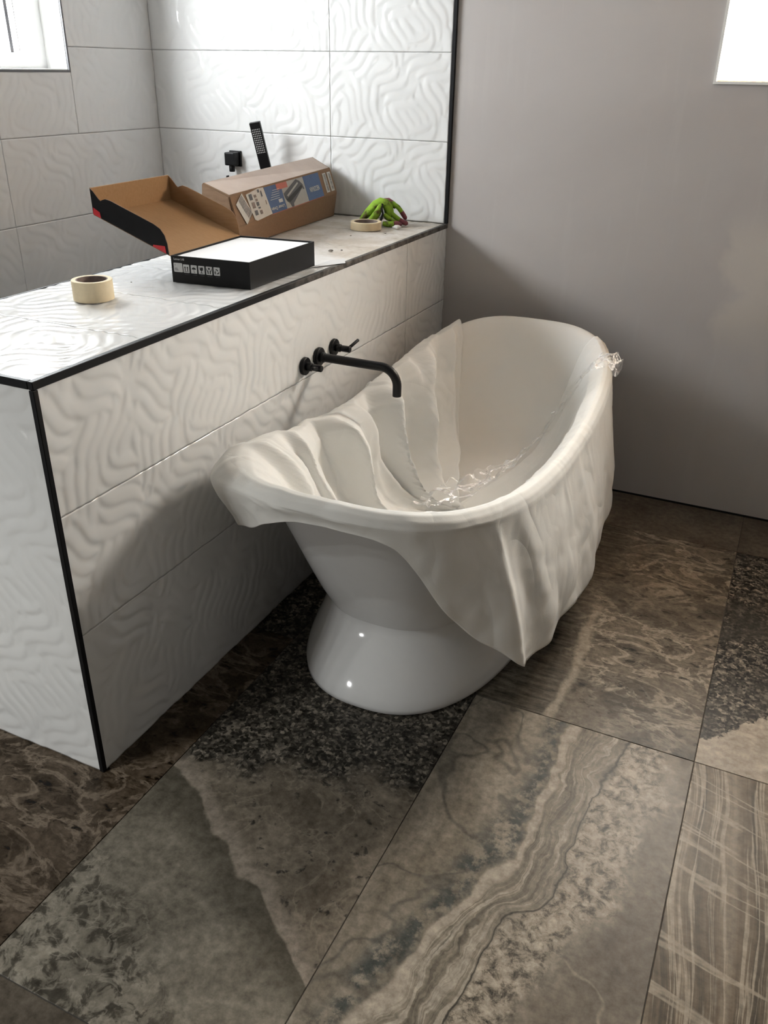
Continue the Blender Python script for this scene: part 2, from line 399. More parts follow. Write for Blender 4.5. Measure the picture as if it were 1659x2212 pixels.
def autosmooth(o, ang=40):
    me = o.data
    me.polygons.foreach_set('use_smooth', [True]*len(me.polygons))
    bm = bmesh.new(); bm.from_mesh(me)
    for e in bm.edges:
        if len(e.link_faces) == 2 and e.calc_face_angle(0) > math.radians(ang): e.smooth = False
    bm.to_mesh(me); bm.free(); return o
def tube(name, pts, rad, mat, parent=None, seg=20, rb=None):
    return autosmooth(link(name, tube_mesh(name, pts, rad, seg, True, rb), mat, parent), 50)
def cyl(name, a, b, r, mat, parent=None, seg=28, r2=None, bev=.002):
    a, b = Vector(a), Vector(b); d = (b-a).normalized(); r2 = r if r2 is None else r2
    return tube(name, [a, a+d*1e-5, a+d*bev, b-d*bev, b-d*1e-5, b], [r-bev, r-bev*.98, r, r2, r2-bev*.98, r2-bev], mat, parent, seg)
def lathe(name, prof, mat, parent=None, seg=64, loc=(0, 0, 0)):
    a = np.linspace(0, 2*PI, seg, endpoint=False); pr = np.array(prof)
    P = np.stack([pr[None, :, 0]*np.cos(a)[:, None]+loc[0], pr[None, :, 0]*np.sin(a)[:, None]+loc[1], np.repeat(pr[None, :, 1], seg, 0)+loc[2]], -1)
    return autosmooth(link(name, grid_mesh(name, P, True), mat, parent), 35)
def poly_plate(name, pts, M4, th, mat, parent=None, mats=None):
    """2D outline (x,y) extruded by th along z, placed by M4; mats=(front,back,side) material indices"""
    bm = bmesh.new()
    f = [bm.verts.new(M4 @ Vector((x, y, th))) for x, y in pts]; b = [bm.verts.new(M4 @ Vector((x, y, 0))) for x, y in pts]
    ff = bm.faces.new(f); fb = bm.faces.new(b[::-1]); n = len(pts); sd = []
    for i in range(n): sd.append(bm.faces.new((f[i], b[i], b[(i+1) % n], f[(i+1) % n])))
    if mats:
        ff.material_index = mats[0]; fb.material_index = mats[1]
        for s_ in sd: s_.material_index = mats[2]
    return from_bm(name, bm, mat, parent)
def rrect(x0, y0, x1, y1, r, n=5):
    out = []
    for cx, cy, a0 in ((x1-r, y1-r, 0), (x0+r, y1-r, 90), (x0+r, y0+r, 180), (x1-r, y0+r, 270)):
        for k in range(n+1):
            a = math.radians(a0+90*k/n); out.append((cx+r*math.cos(a), cy+r*math.sin(a)))
    return out
def frame(o, x, y, z=None):
    x = Vector(x).normalized(); y = Vector(y); y = (y - x*y.dot(x)).normalized(); z = x.cross(y)
    return Matrix(((x.x, y.x, z.x, o[0]), (x.y, y.y, z.y, o[1]), (x.z, y.z, z.z, o[2]), (0, 0, 0, 1)))
def text(name, body, size, M4, mat, parent, align='CENTER', ext=.0002, fit=None, bold=0.0):
    cu = bpy.data.curves.new(name+'_curve', 'FONT'); cu.body = body; cu.size = size; cu.align_x = align; cu.align_y = 'CENTER'
    cu.extrude = ext; cu.resolution_u = 3; cu.offset = bold
    to = bpy.data.objects.new(name+'_tmp', cu); COL.objects.link(to)
    dg = bpy.context.evaluated_depsgraph_get(); me = bpy.data.meshes.new_from_object(to.evaluated_get(dg))
    bpy.data.objects.remove(to); bpy.data.curves.remove(cu); me.name = name; me.materials.clear()
    if fit and len(me.vertices):
        xs = [v.co.x for v in me.vertices]; k = fit/max(1e-6, max(xs)-min(xs))
        me.transform(Matrix.Diagonal((k, 1, 1, 1)))
    me.transform(M4)
    return link(name, me, mat, parent)

# ------------------------------------------------------------------ the setting
H = 1.025; LH = 2.222; TH = .575         # partition height, length, thickness
XL, XR, YF, YB, ZC = -1.403, 2.75, -5.1, 0.0, 2.45

def wall_with_hole(name, axis, pos, th, a0, a1, z0, z1, hole, mat):
    """slab wall; axis 'x' -> plane x=pos, runs along y; 'y' -> plane y=pos, runs along x. hole=(h0,h1,hz0,hz1)"""
    bm = bmesh.new(); h0, h1, q0, q1 = hole
    for (b0, b1, c0, c1) in ((a0, h0, z0, z1), (h1, a1, z0, z1), (h0, h1, z0, q0), (h0, h1, q1, z1)):
        if axis == 'x': bm_box(bm, (min(pos, pos+th), b0, c0), (max(pos, pos+th), b1, c1))
        else: bm_box(bm, (b0, min(pos, pos+th), c0), (b1, max(pos, pos+th), c1))
    return from_bm(name, bm, mat, None, False, 'structure')

LW = (-1.55, -.515, 1.553, 2.16)        # window_1: y0,y1,z0,z1 in the left wall
RW = (.936, 1.62, 1.553, 2.16)          # window_2: x0,x1,z0,z1 in the back wall
floor = box('floor', (XL-.1, YF-.1, -.15), (XR+.1, YB+.27, -.0025), M['grout'], kind='structure')
tag(floor, 'floor of large grey and brown onyx-look tiles')
ceil = box('ceiling', (XL-.1, YF-.1, ZC), (XR+.1, YB+.1, ZC+.1), M['bare_board'], kind='structure')
tag(ceil, 'unpainted grey board ceiling')
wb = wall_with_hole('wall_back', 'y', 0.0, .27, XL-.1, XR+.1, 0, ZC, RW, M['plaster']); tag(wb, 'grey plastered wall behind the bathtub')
wl = wall_with_hole('wall_left', 'x', XL-.010, -.16, YF-.1, YB, 0, ZC, LW, M['light_grout']); tag(wl, 'white tiled shower wall with the bright window')
wr = box('wall_right', (XR, YF-.1, 0), (XR+.1, YB, ZC), M['bare_board'], kind='structure'); tag(wr, 'bare grey board side wall')
wf = box('wall_front', (XL-.1, YF-.1, 0), (XR+.1, YF, ZC), M['bare_board'], kind='structure'); tag(wf, 'plain wall behind the photographer')
part = box('wall_partition', (-TH+.010, -LH+.0026, 0), (-.0026, -.0005, H-.0026), M['light_grout'], kind='structure')
tag(part, 'half-height tiled partition between bathtub and shower')

# ---- relief tiles: leaf-like fans of S-shaped ridges
PU, PV = .915, .616                      # the pattern repeats over one tile length and two tile rows
def leaf_map():
    st = .003; nu, nv = int(PU/st), int(PV/st)
    u = (np.arange(nu)+.5)*PU/nu; v = (np.arange(nv)+.5)*PV/nv
    U, V = np.meshgrid(u, v, indexing='ij'); Hm = np.zeros_like(U)
    rnd = random.Random(11)
    cw = PU/6; ch = PV/4
    def leaf(cx, cy, ang, ln, wd, bend, amp, skew):
        du = (U-cx+PU/2) % PU-PU/2; dv = (V-cy+PV/2) % PV-PV/2
        msk = (np.abs(du) < ln*.62) & (np.abs(dv) < ln*.62)
        du, dv = du[msk], dv[msk]; ca, sa = math.cos(ang), math.sin(ang)
        a = (du*ca+dv*sa)/(ln*.5); b = -du*sa+dv*ca - bend*np.sin(PI*a)
        hw = wd*np.clip(1-a*a, 0, 1)**.8+1e-5
        x = b/hw
        g = np.where(x < skew, np.sin(PI/2*np.clip((x+1)/(1+skew), 0, 1)), np.cos(PI/2*np.clip((x-skew)/(1-skew), 0, 1)))
        h = amp*g*np.clip(1-a*a, 0, 1)**.45*(np.abs(a) < 1)
        Hm[msk] = np.maximum(Hm[msk], h)
    for i in range(6):
        for j in range(4):
            odd = (i+j) % 2
            cx = (i+.5)*cw+.012*math.sin(j*2.1+i); cy = (j+.5)*ch+(.25*ch if i % 2 else -.12*ch)
            if odd: ang, n, ln, wd, pit = math.radians(112), 5, .190, .0235, .034
            else: ang, n, ln, wd, pit = math.radians(34), 5, .172, .0275, .041
            sgn = 1 if (i//2+j) % 2 else -1
            for k in range(n):
                q = k-(n-1)/2; l = ln*(1-.10*abs(q)/n*2)*rnd.uniform(.92, 1.06)
                nx, ny = -math.sin(ang), math.cos(ang)
                fan = .05*q
                leaf(cx+nx*pit*q+math.cos(ang)*.016*math.sin(q*1.1+i), cy+ny*pit*q+math.sin(ang)*.016*math.sin(q*1.1+i), ang+fan, l, wd*rnd.uniform(.9, 1.1), .013*sgn, rnd.uniform(.8, 1.0), -.45)
    # slight blur for a poured-glaze look
    for _ in range(1):
        Hm = (Hm*2+np.roll(Hm, 1, 0)+np.roll(Hm, -1, 0)+np.roll(Hm, 1, 1)+np.roll(Hm, -1, 1))/6
    return Hm
LEAF = leaf_map(); LEAF_MEAN = float(LEAF.mean())
def relief(u, v):
    n, m = LEAF.shape
    x = (u/PU*n) % n; y = (v/PV*m) % m
    i = np.floor(x).astype(int); j = np.floor(y).astype(int); a = x-i; b = y-j
    i %= n; j %= m; i2 = (i+1) % n; j2 = (j+1) % m
    return LEAF[i, j]*(1-a)*(1-b)+LEAF[i2, j]*a*(1-b)+LEAF[i, j2]*(1-a)*b+LEAF[i2, j2]*a*b
RES = .0046
REL = .0033
def relief_tile(o, eu, ev, n, lu, lv, off, mat, parent, flip=False, base=.010, rel=REL, name='tile'):
    nu = max(3, int(round(lu/RES))+1); nv = max(3, int(round(lv/RES))+1)
    u = np.linspace(0, lu, nu); v = np.linspace(0, lv, nv)
    U, V = np.meshgrid(u, v, indexing='ij')
    u0 = float(np.dot(o, eu))+20; v0 = float(np.dot(o, ev))+20       # pattern runs on across the joints
    Hh = relief((40-u0-U) if flip else u0+U, v0+V)*rel
    hgt = base + Hh - rel*LEAF_MEAN
    # skirt ring so that the tile is a solid slab
    U2 = np.pad(U, 1, mode='edge'); V2 = np.pad(V, 1, mode='edge'); h2 = np.pad(hgt, 1, constant_values=0.0)
    o, eu, ev, n = (np.array(x, float) for x in (o, eu, ev, n))
    P = o + U2[..., None]*eu + V2[..., None]*ev + h2[..., None]*n
    if np.dot(np.cross(eu, ev), n) < 0: P = P[:, ::-1]
    me = grid_mesh(name, P)
    ob = link(name, me, mat, parent)
    sm = np.zeros((nu+1, nv+1), bool); sm[1:-1, 1:-1] = True
    me.polygons.foreach_set('use_smooth', sm.reshape(-1)); return ob
G = .0006
RL = .308
zr = [0.0, .410, .718, H-.006]
k = 0
# front face of the partition (x = 0), u runs along +y
for j in range(3):
    for y0, y1 in ((-LH+.006, -.394), (-.394, -.001)):
        relief_tile((-.010, y0+G, zr[j]+G), (0, 1, 0), (0, 0, 1), (1, 0, 0), y1-y0-2*G, zr[j+1]-zr[j]-2*G,
                    (y0+3+.21*j, .33*j), M['tile'], part, True, rel=.0031)  # grout stands 2.6 mm below the face
# end face (y = -LH), u runs along +x
relief_tile((-TH+.006, -LH+.010, G), (1, 0, 0), (0, 0, 1), (0, -1, 0), TH-.012, H-.006-2*G, (.37, .11), M['tile'], part, rel=.0026)
# ledge
yl = [-LH+.006, -1.877, -1.560, -1.250, -.940, -.630, -.320, -.001]
for a, b in zip(yl[:-1], yl[1:]):
    relief_tile((-TH+.006, a+G, H-.010), (1, 0, 0), (0, 1, 0), (0, 0, 1), TH-.012, b-a-2*G, (a*1.7, .21), M['ledge'], part, rel=.0030)
# shower side of the back wall, above and beside the ledge
zb = [.714, 1.022, 1.330, 1.638, 1.946, 2.254, ZC]
for j in range(6):
    for x0, x1 in ((XL, -.525), (-.525, -.008)):
        if j == 0 and x0 > -.6: continue
        x1_ = min(x1, -TH-.002) if j == 0 else x1
        z0 = H+.002 if (j == 1 and x0 > -.6) else zb[j]
        if j == 1 and x0 < -.6: pass
        relief_tile((x0+G, 0, z0+G), (1, 0, 0), (0, 0, 1), (0, -1, 0), x1_-x0-2*G, zb[j+1]-z0-2*G, (x0*1.0+1.9, z0-zb[j]), M['tile'], wb)
# shower wall on the left, leaving the window free
for j in range(6):
    z0, z1 = zb[j], zb[j+1]
    spans = [(-.915, -.002), (-1.83, -.915), (-2.30, -1.83)]
    if z1 > LW[2]+.01 and z0 < LW[3]-.01:
        if z0 < LW[2]:
            for a, b in ((-2.30, -1.83), (-1.83, -.915), (-.915, LW[1])): relief_tile((XL-.010, a+G, z0+G), (0, 1, 0), (0, 0, 1), (1, 0, 0), b-a-2*G, LW[2]-z0-2*G, (a+2.2, .0), M['tile'], wl, True, rel=.0024)
            relief_tile((XL-.010, LW[1]+G, z0+G), (0, 1, 0), (0, 0, 1), (1, 0, 0), -.003-LW[1], z1-z0-2*G, (LW[1]+2.2, 0), M['tile'], wl, True, rel=.0024)
            relief_tile((XL-.010, -2.30, LW[2]), (0, 1, 0), (0, 0, 1), (1, 0, 0), LW[0]+2.30, z1-LW[2]-G, (2.2, LW[2]-z0), M['tile'], wl, True, rel=.0024)
        else:
            relief_tile((XL-.010, LW[1]+.001, z0+G), (0, 1, 0), (0, 0, 1), (1, 0, 0), -.003-LW[1], z1-z0-2*G, (LW[1]+2.2, 0), M['tile'], wl, True, rel=.0024)
            relief_tile((XL-.010, -2.30, z0+G), (0, 1, 0), (0, 0, 1), (1, 0, 0), LW[0]+2.30, z1-z0-2*G, (2.2, 0), M['tile'], wl, True, rel=.0024)
    else:
        for a, b in spans: relief_tile((XL-.010, a+G, z0+G), (0, 1, 0), (0, 0, 1), (1, 0, 0), b-a-2*G, z1-z0-2*G, (a+2.2, 0), M['tile'], wl, True, rel=.0024)

# ---- black edge trims
def trim(name, lo, hi, mat, label):
    o = box(name, lo, hi, mat, bevel=.0012, seg=1, kind='structure'); o['label'] = label; return o
trim('trim_1', (-.010, -LH-.002, H-.016), (.004, -.001, H+.0015), M['dusty_trim'], 'black edge trim along the tub side of the ledge')
trim('trim_2', (-TH-.002, -LH-.002, H-.016), (-.0105, -LH+.011, H+.0015), M['black_trim'], 'black edge trim across the near end of the ledge')
trim('trim_3', (-.010, -LH-.002, 0), (.003, -LH+.011, H-.0175), M['black_trim'], 'black vertical corner trim of the partition')
trim('trim_4', (-TH-.003, -LH+.0115, H-.014), (-TH+.006, -.013, H+.0010), M['black_trim'], 'thin black trim along the shower side of the ledge')
trim('trim_5', (-.008, -.013, H+.002), (.006, -.0005, ZC-.002), M['black_trim'], 'black vertical trim where wall tiles end')
trim('trim_6', (.012, -.006, -.002), (XR-.001, -.0005, .007), M['black_trim'], 'thin black line at the foot of the grey wall')

# ---- floor tiles 60 x 120 cm
tile_me = None
def floor_tile(i, j, key):
    global tile_me
    x0 = .142 + .6*i; y1 = -.3185 - 1.205*j
    xa, xb = max(x0, XL-.01), min(x0+.6, XR); ya, yb = max(y1-1.205, YF), min(y1, -.001)
    g = .0011
    cx, cy = x0+.3, y1-.6025
    bm = bmesh.new(); bm_box(bm, (xa-cx+g, ya-cy+g, -.012), (xb-cx-g, yb-cy-g, 0))
    bmesh.ops.bevel(bm, geom=[e for e in bm.edges if all(v.co.z > -.001 for v in e.verts)], offset=.0007, segments=1, affect='EDGES')
    o = from_bm('tile', bm, FL[key], floor); o.location = (cx, cy, 0)
    return o
plan = {(0, 1): 'cloud', (1, 1): 'agate', (1, 0): 'vein', (2, 0): 'crystal', (2, 1): 'stripe', (-1, 1): 'redvein', (0, 0): 'darkcrystal',
        (0, 2): 'redplain', (1, 2): 'vein', (2, 2): 'cloud', (-1, 2): 'vein', (0, -1): 'plain', (1, -1): 'plain', (2, -1): 'redplain',
        (-1, 0): 'darkcrystal', (-1, -1): 'plain'}
cyc = ['cloud', 'vein', 'agate', 'crystal', 'stripe']
for i in range(-3, 5):
    for j in range(-1, 4):
        if .142+.6*i > XR or .142+.6*i+.6 < XL: continue
        floor_tile(i, j, plan.get((i, j), cyc[(i*2+j*3) % 5]))

# ---- window_1: bright shower window in the left wall
def window_left():
    r = thing('window_1', 'bright white shower window in the tiled wall', None, (0, 0, 0)); r['kind'] = 'structure'
    y0, y1, z0, z1 = LW; xw = XL-.010
    for nm, lo, hi in (('reveal', (xw-.15, y0, z0), (xw+.004, y0+.008, z1)), ('reveal', (xw-.15, y1-.008, z0), (xw+.004, y1, z1)),
                       ('sill', (xw-.15, y0+.008, z0), (xw+.004, y1-.008, z0+.008)), ('reveal', (xw-.15, y0+.008, z1-.008), (xw+.004, y1-.008, z1))):
        box(nm, lo, hi, M['white_bead'], r)
    for lo, hi in (((xw+.004, y1-.006, z0-.004), (xw+.011, y1+.002, z1)), ((xw+.004, y0-.002, z0-.004), (xw+.011, y1-.006, z0+.004))):
        box('edge_bead', lo, hi, M['grey_frame'], r)
    xf = xw-.145
    fr = bmesh.new()
    for lo, hi in (((xf, y0+.008, z0+.008), (xf+.05, y1-.008, z0+.055)), ((xf, y0+.008, z1-.055), (xf+.05, y1-.008, z1-.008)),
                   ((xf, y0+.008, z0+.055), (xf+.05, y0+.055, z1-.055)), ((xf, y1-.055, z0+.055), (xf+.05, y1-.008, z1-.055))): bm_box(fr, lo, hi)
    f = from_bm('window_frame', fr, M['upvc'], r)
    box('sash_seal', (xf+.02, -.705, z0+.06), (xf+.058, -.690, z1-.06), M['grey_frame'], r)
    box('sash_seal', (xf+.02, -.657, z0+.06), (xf+.052, -.652, z1-.06), M['print_white'], r)
    box('pane', (xf+.008, y0+.05, z0+.05), (xf+.016, y1-.05, z1-.05), M['pane_left'], r)
window_left()
# ---- window_2: frosted window in the grey wall
def window_right():
    r = thing('window_2', 'glowing frosted window recessed in the grey wall', None, (0, 0, 0)); r['kind'] = 'structure'
    x0, x1, z0, z1 = RW
    for nm, lo, hi in (('reveal', (x0, -.001, z0), (x0+.010, 0.26, z1)), ('reveal', (x1-.010, -.001, z0), (x1, 0.26, z1)),
                       ('sill', (x0+.010, -.001, z0), (x1-.010, 0.26, z0+.010)), ('reveal', (x0+.010, -.001, z1-.010), (x1-.010, 0.26, z1))):
        box(nm, lo, hi, M['cream_reveal'], r)
    for lo, hi in (((x0-.0015, -.010, z0-.0015), (x0+.008, -.0012, z1)), ((x0+.008, -.010, z0-.0015), (x1, -.0012, z0+.007))):
        box('edge_bead', lo, hi, M['white_bead'], r)
    box('pane', (x0+.010, .235, z0+.010), (x1-.010, .245, z1-.010), M['pane_right'], r)
window_right()
# ---- two ceiling downlights behind the camera
DL_LABELS = ('ceiling downlight nearest the shower wall and the partition', 'ceiling downlight nearest the partition, away from the shower wall',
             'ceiling downlight nearest the shower wall, farther from the partition', 'ceiling downlight farthest from partition and shower wall')
for i, (x, y) in enumerate(((-1.14, -3.72), (-.86, -3.66), (-1.20, -4.02), (-.92, -3.96))):
    d = thing('ceiling_downlight', DL_LABELS[i], 'light', (x, y, ZC), group='ceiling downlights')
    lathe('rim', [(.030, -.002), (.046, -.002), (.048, 0), (.046, .0), (.030, 0), (.030, -.002)], M['upvc'], d, 32)
    lathe('lens', [(.0005, -.001), (.029, -.001), (.029, 0), (.0005, 0)], M['lamp_lens'], d, 24)
    ld = bpy.data.lights.new('downlight', 'SPOT'); ld.energy = DOWNLIGHT; ld.spot_size = math.radians(138); ld.spot_blend = .8
    ld.shadow_soft_size = .03; ld.color = (.97, 1, .975)
    lo = bpy.data.objects.new('downlight_lamp', ld); lo.location = (0, 0, -.02); lo.parent = d; COL.objects.link(lo)

# ---- small LED work lamp on a stand, behind the camera on the left
def make_work_lamp():
    c = Vector((-.98, -4.30, 0)); aim = (Vector((.45, -1.70, .14))-Vector((c.x, c.y, .60))).normalized()
    r = thing('work_lamp', 'small four-LED work lamp on a tripod behind the photographer', 'lamp', c)
    for k in range(3):
        a = 2*PI*k/3+.4; tube('leg', [(0, 0, .22), (.16*math.cos(a), .16*math.sin(a), .006)], [.007, .007], M['black_metal'], r, 10)
    cyl('pole', (0, 0, .20), (0, 0, .545), .009, M['black_metal'], r, 14)
    FMx = frame((0, 0, .60), aim.cross(Vector((0, 0, 1))), (0, 0, 1)); sgn = 1 if (FMx.to_3x3() @ Vector((0, 0, 1))).dot(aim) > 0 else -1
    box('head', (-.075, -.055, -.018), (.075, .055, .018), M['black_metal'], r, .004, M4=FMx)
    for dx in (-.042, .042):
        for dy in (-.028, .028):
            p = FMx @ Vector((dx, dy, sgn*.0185))
            cyl('led', p, p+aim*.003, .009, M['lamp_lens'], r, 16, bev=.0008)
            ld = bpy.data.lights.new('led', 'SPOT'); ld.energy = WORKLAMP; ld.spot_size = math.radians(110); ld.spot_blend = .7; ld.shadow_soft_size = .014
            lo = bpy.data.objects.new('led_lamp', ld); lo.parent = r; lo.location = p+aim*.022
            lo.rotation_euler = aim.to_track_quat('-Z', 'Y').to_euler(); COL.objects.link(lo)
make_work_lamp()

# ------------------------------------------------------------------ bathtub
TX, TY, TA, TB, TN = .465, -1.05, .865, .378, 3.2
def se(t, A, B, n):
    c, s = np.cos(t), np.sin(t)
    return B*np.sign(c)*np.abs(c)**(2/n), A*np.sign(s)*np.abs(s)**(2/n)
def rim_z(u): return .612 + np.where(u > 0, .128, .112)*np.abs(u)**1.7
def uniform_t(N, t0=0, t1=2*PI, closed=True):
    tt = np.linspace(t0, t1, 6001); x, y = se(tt, TA, TB, TN)
    L = np.concatenate([[0], np.cumsum(np.hypot(np.diff(x), np.diff(y)))])
    return np.interp(np.linspace(0, L[-1], N, endpoint=not closed), L, tt)
# outer levels: (A, B, n, z fraction kind)
def tub_ring(t, A, B, n, z=None, f=None, dz=0.0, z0=.222):
    """ring at fixed z, or at fraction f between z0 and the rim height"""
    x, y = se(t, A, B, n)
    u = np.sign(np.sin(t))*np.abs(np.sin(t))**(2/TN)
    zz = np.full_like(x, z) if z is not None else z0 + f*(rim_z(u)-z0) + dz
    return np.stack([x+TX, y+TY, zz], -1)
def make_tub():
    r = thing('bathtub', 'white freestanding double slipper pedestal bathtub', 'bathtub', (TX, TY, 0))
    t = uniform_t(200)
    ped = [(.668, .330, 2.5, .000), (.676, .336, 2.5, .006), (.676, .336, 2.5, .020), (.667, .329, 2.5, .045), (.643, .313, 2.55, .085), (.615, .294, 2.6, .130), (.592, .280, 2.65, .170),
           (.580, .272, 2.7, .195), (.576, .270, 2.7, .210), (.577, .271, 2.7, .222)]
    P = np.stack([tub_ring(t, a, b, n, z=z) for a, b, n, z in ped], 1)
    P -= np.array([TX, TY, 0]); o = link('pedestal', grid_mesh('pedestal', P, True), M['acrylic'], r, True)
    out = [(.577, .271, 2.7, 0, 0), (.588, .277, 2.75, .04, 0), (.616, .289, 2.8, .14, 0), (.660, .306, 2.9, .32, 0), (.712, .324, 3.0, .54, 0), (.765, .339, 3.1, .75, 0), (.807, .352, 3.2, .885, 0),
           (.824, .356, 3.2, .925, 0), (.840, .363, 3.2, .94, 0), (.856, .372, 3.2, .962, 0),
           (TA, TB, TN, 1, -.012), (.862, .375, 3.2, 1, -.004), (.852, .366, 3.2, 1, 0), (.838, .353, 3.2, 1, -.001), (.826, .342, 3.2, 1, -.008), (.815, .333, 3.2, .96, 0),
           (.778, .316, 3.1, .85, 0), (.722, .300, 3.0, .66, 0), (.667, .279, 2.9, .48, 0), (.612, .252, 2.8, .34, 0), (.552, .224, 2.7, .235, 0), (.48, .187, 2.6, .165, 0), (.38, .14, 2.4, .14, 0), (.2, .07, 2.2, .13, 0), (.01, .004, 2, .128, 0)]
    P = np.stack([tub_ring(t, a, b, n, f=f, dz=dz) for a, b, n, f, dz in out], 1)
    P -= np.array([TX, TY, 0]); o = link('basin', grid_mesh('basin', P, True), [M['acrylic'], M['acrylic_film']], r, True)
    mi = np.zeros((200, len(out)-1), np.int32); mi[:, 11:] = 1
    o.data.polygons.foreach_set('material_index', mi.reshape(-1))
    return r
make_tub()

# ------------------------------------------------------------------ protective sheet over the tub
def ipl(x, pts):
    pts = sorted(pts); xs = [p[0] for p in pts]; ys = [p[1] for p in pts]
    # linear interpolation rounded off over a few degrees
    g = np.linspace(xs[0]-30, xs[-1]+30, 1400); y = np.interp(g, xs, ys); st = g[1]-g[0]
    k = np.exp(-.5*(np.arange(-60, 61)*st/2.6)**2); k /= k.sum()
    y = np.convolve(np.pad(y, 60, mode='edge'), k, 'valid')
    return np.interp(x, g, y)
def fnoise(P, sc, seed=0):
    return np.array([mnoise.noise(Vector((p[0]*sc+seed, p[1]*sc, p[2]*sc))) for p in P.reshape(-1, 3)]).reshape(P.shape[:-1])
def make_sheet():
    N = 420
    tdeg0, tdeg1 = -232, 58
    t = uniform_t(N, math.radians(tdeg0), math.radians(tdeg1), False)
    deg = np.degrees(t)
    # inner profile rows from basin floor to the rim crest, then over the rim and hanging
    inner = [(.04, .015, 2.2, .19, 0), (.17, .06, 2.3, .19, 0), (.30, .11, 2.4, .195, 0), (.40, .145, 2.5, .205, 0), (.47, .175, 2.6, .225, 0), (.53, .205, 2.7, .27, 0), (.575, .228, 2.75, .33, 0), (.62, .25, 2.85, .415, 0), (.655, .264, 2.9, .51, 0), (.685, .276, 2.95, .605, 0),
             (.715, .287, 3.0, .695, 0), (.742, .299, 3.05, .785, 0), (.765, .308, 3.1, .857, 0), (.79, .318, 3.15, .93, 0), (.808, .329, 3.2, 1, -.016), (.828, .345, 3.2, 1, -.001), (.842, .357, 3.2, 1, .007),
             (.856, .370, 3.2, 1, .006), (.870, .383, 3.2, 1, -.004), (.878, .390, 3.2, 1, -.020)]
    rows = [tub_ring(t, a, b, n, f=f, dz=dz) for a, b, n, f, dz in inner]
    fine = []
    for a, b in zip(rows[:-1], rows[1:]):
        for k in range(4): fine.append(a+(b-a)*k/4)
    fine.append(rows[-1])
    ni = len(fine)
    P = np.stack(fine, 1)
    q = rows[-1]-rows[-4]; q[:, 2] = 0
    nrm = q/np.linalg.norm(q, axis=1, keepdims=True)
    L = ipl(deg, [(58, .06), (50, .22), (40, .33), (25, .40), (10, .415), (-5, .415), (-18, .415), (-24, .41), (-34, .36), (-50, .255), (-62, .15), (-72, .055), (-82, .03), (-92, .035), (-100, .06), (-108, .085), (-120, .12), (-134, .135), (-150, .12), (-163, .07), (-178, .045), (-200, .030), (-215, .04), (-232, .03)])
    L = L*(1+.018*np.sin(deg*.21)+.012*np.sin(deg*.43+1))
    flare = ipl(deg, [(58, .0), (40, .03), (20, .055), (0, .075), (-20, .085), (-34, .06), (-50, .01), (-62, -.015), (-75, -.014), (-100, -.014), (-108, -.022), (-120, -.03), (-138, -.03), (-160, .0), (-232, 0)])
    nh = 44
    hang = []
    base = rows[-1]
    for k in range(1, nh+1):
        s = k/nh
        p = base.copy(); p[:, 2] -= L*s
        p += nrm*(flare*np.sin(s*PI*.5)**1.3)[:, None]
        hang.append(p)
    P = np.concatenate([P, np.stack(hang, 1)], 1)
    nr = P.shape[1]
    row = np.arange(nr)
    si = np.clip(1-row/(ni-1), 0, 1)              # 1 at basin floor, 0 at rim edge
    so = np.clip((row-(ni-1))/nh, 0, 1)           # 0 at rim, 1 at hem
    arc = np.concatenate([[0], np.cumsum(np.linalg.norm(np.diff(rows[-3][:, :2], axis=0), axis=1))])
    A2, SI = np.meshgrid(arc, si, indexing='ij'); _, SO = np.meshgrid(arc, so, indexing='ij'); DG = np.repeat(deg[:, None], nr, 1)
    rnd = random.Random(5)
    left = ipl(deg, [(-232, .5), (-224, 1), (-165, 1), (-140, .75), (-118, .35), (-95, .12), (-60, .10), (-30, .22), (0, .2), (58, .2)])[:, None]
    total = arc[-1]
    # large flat folds with sharp creases on the partition side of the basin
    D = np.zeros(P.shape[:2])
    def facet(a0, drift, wl, wr, h, bow=0.0, top=.10):
        x = A2-(a0+drift*SI+bow*np.sin(SI*PI))
        g = np.where(x < 0, np.clip(1+x/wl, 0, 1), np.clip(1-x/wr, 0, 1))
        g = g**1.2
        return h*g*np.clip((SI-.02)/top, 0, 1)*(1-.35*np.clip((SI-.75)/.25, 0, 1))
    for a0, dr, wl, wr, h, bo in ((.06, .05, .05, .12, .045, .0), (.25, .18, .20, .045, .085, .04), (.40, .02, .08, .06, .05, -.03), (.60, .24, .22, .04, .100, -.02),
                                  (.78, .00, .06, .16, .060, .05), (.97, .20, .22, .05, .085, -.03), (1.14, .26, .14, .035, .055, .03), (1.34, .20, .20, .03, .050, 0), (1.52, .10, .12, .05, .022, 0)):
        D = np.maximum(D, facet(a0, dr, wl, wr, h, bo)*left) + .25*np.minimum(D, facet(a0, dr, wl, wr, h, bo)*left)
    for k in range(22):
        a0 = rnd.uniform(0, total); w1 = rnd.uniform(.015, .06)
        D += facet(a0, rnd.uniform(-.3, .3), w1, w1*rnd.uniform(.2, .6), rnd.uniform(.003, .010))*(.2+.8*left)
    ctr = np.stack([np.full(P.shape[:2], TX), np.clip(P[..., 1], TY-.45, TY+.45), P[..., 2]], -1)
    v = ctr-P; v[..., 2] = 0; v /= np.maximum(np.linalg.norm(v, axis=2, keepdims=True), 1e-4); v[..., 2] = .30
    P = P + v*(D*(row < ni-10)[None, :]*np.clip(SI/.25, 0, 1))[..., None]
    nl = nrm[:, None, :]
    # short gathers over the rim
    gath = np.zeros_like(D)
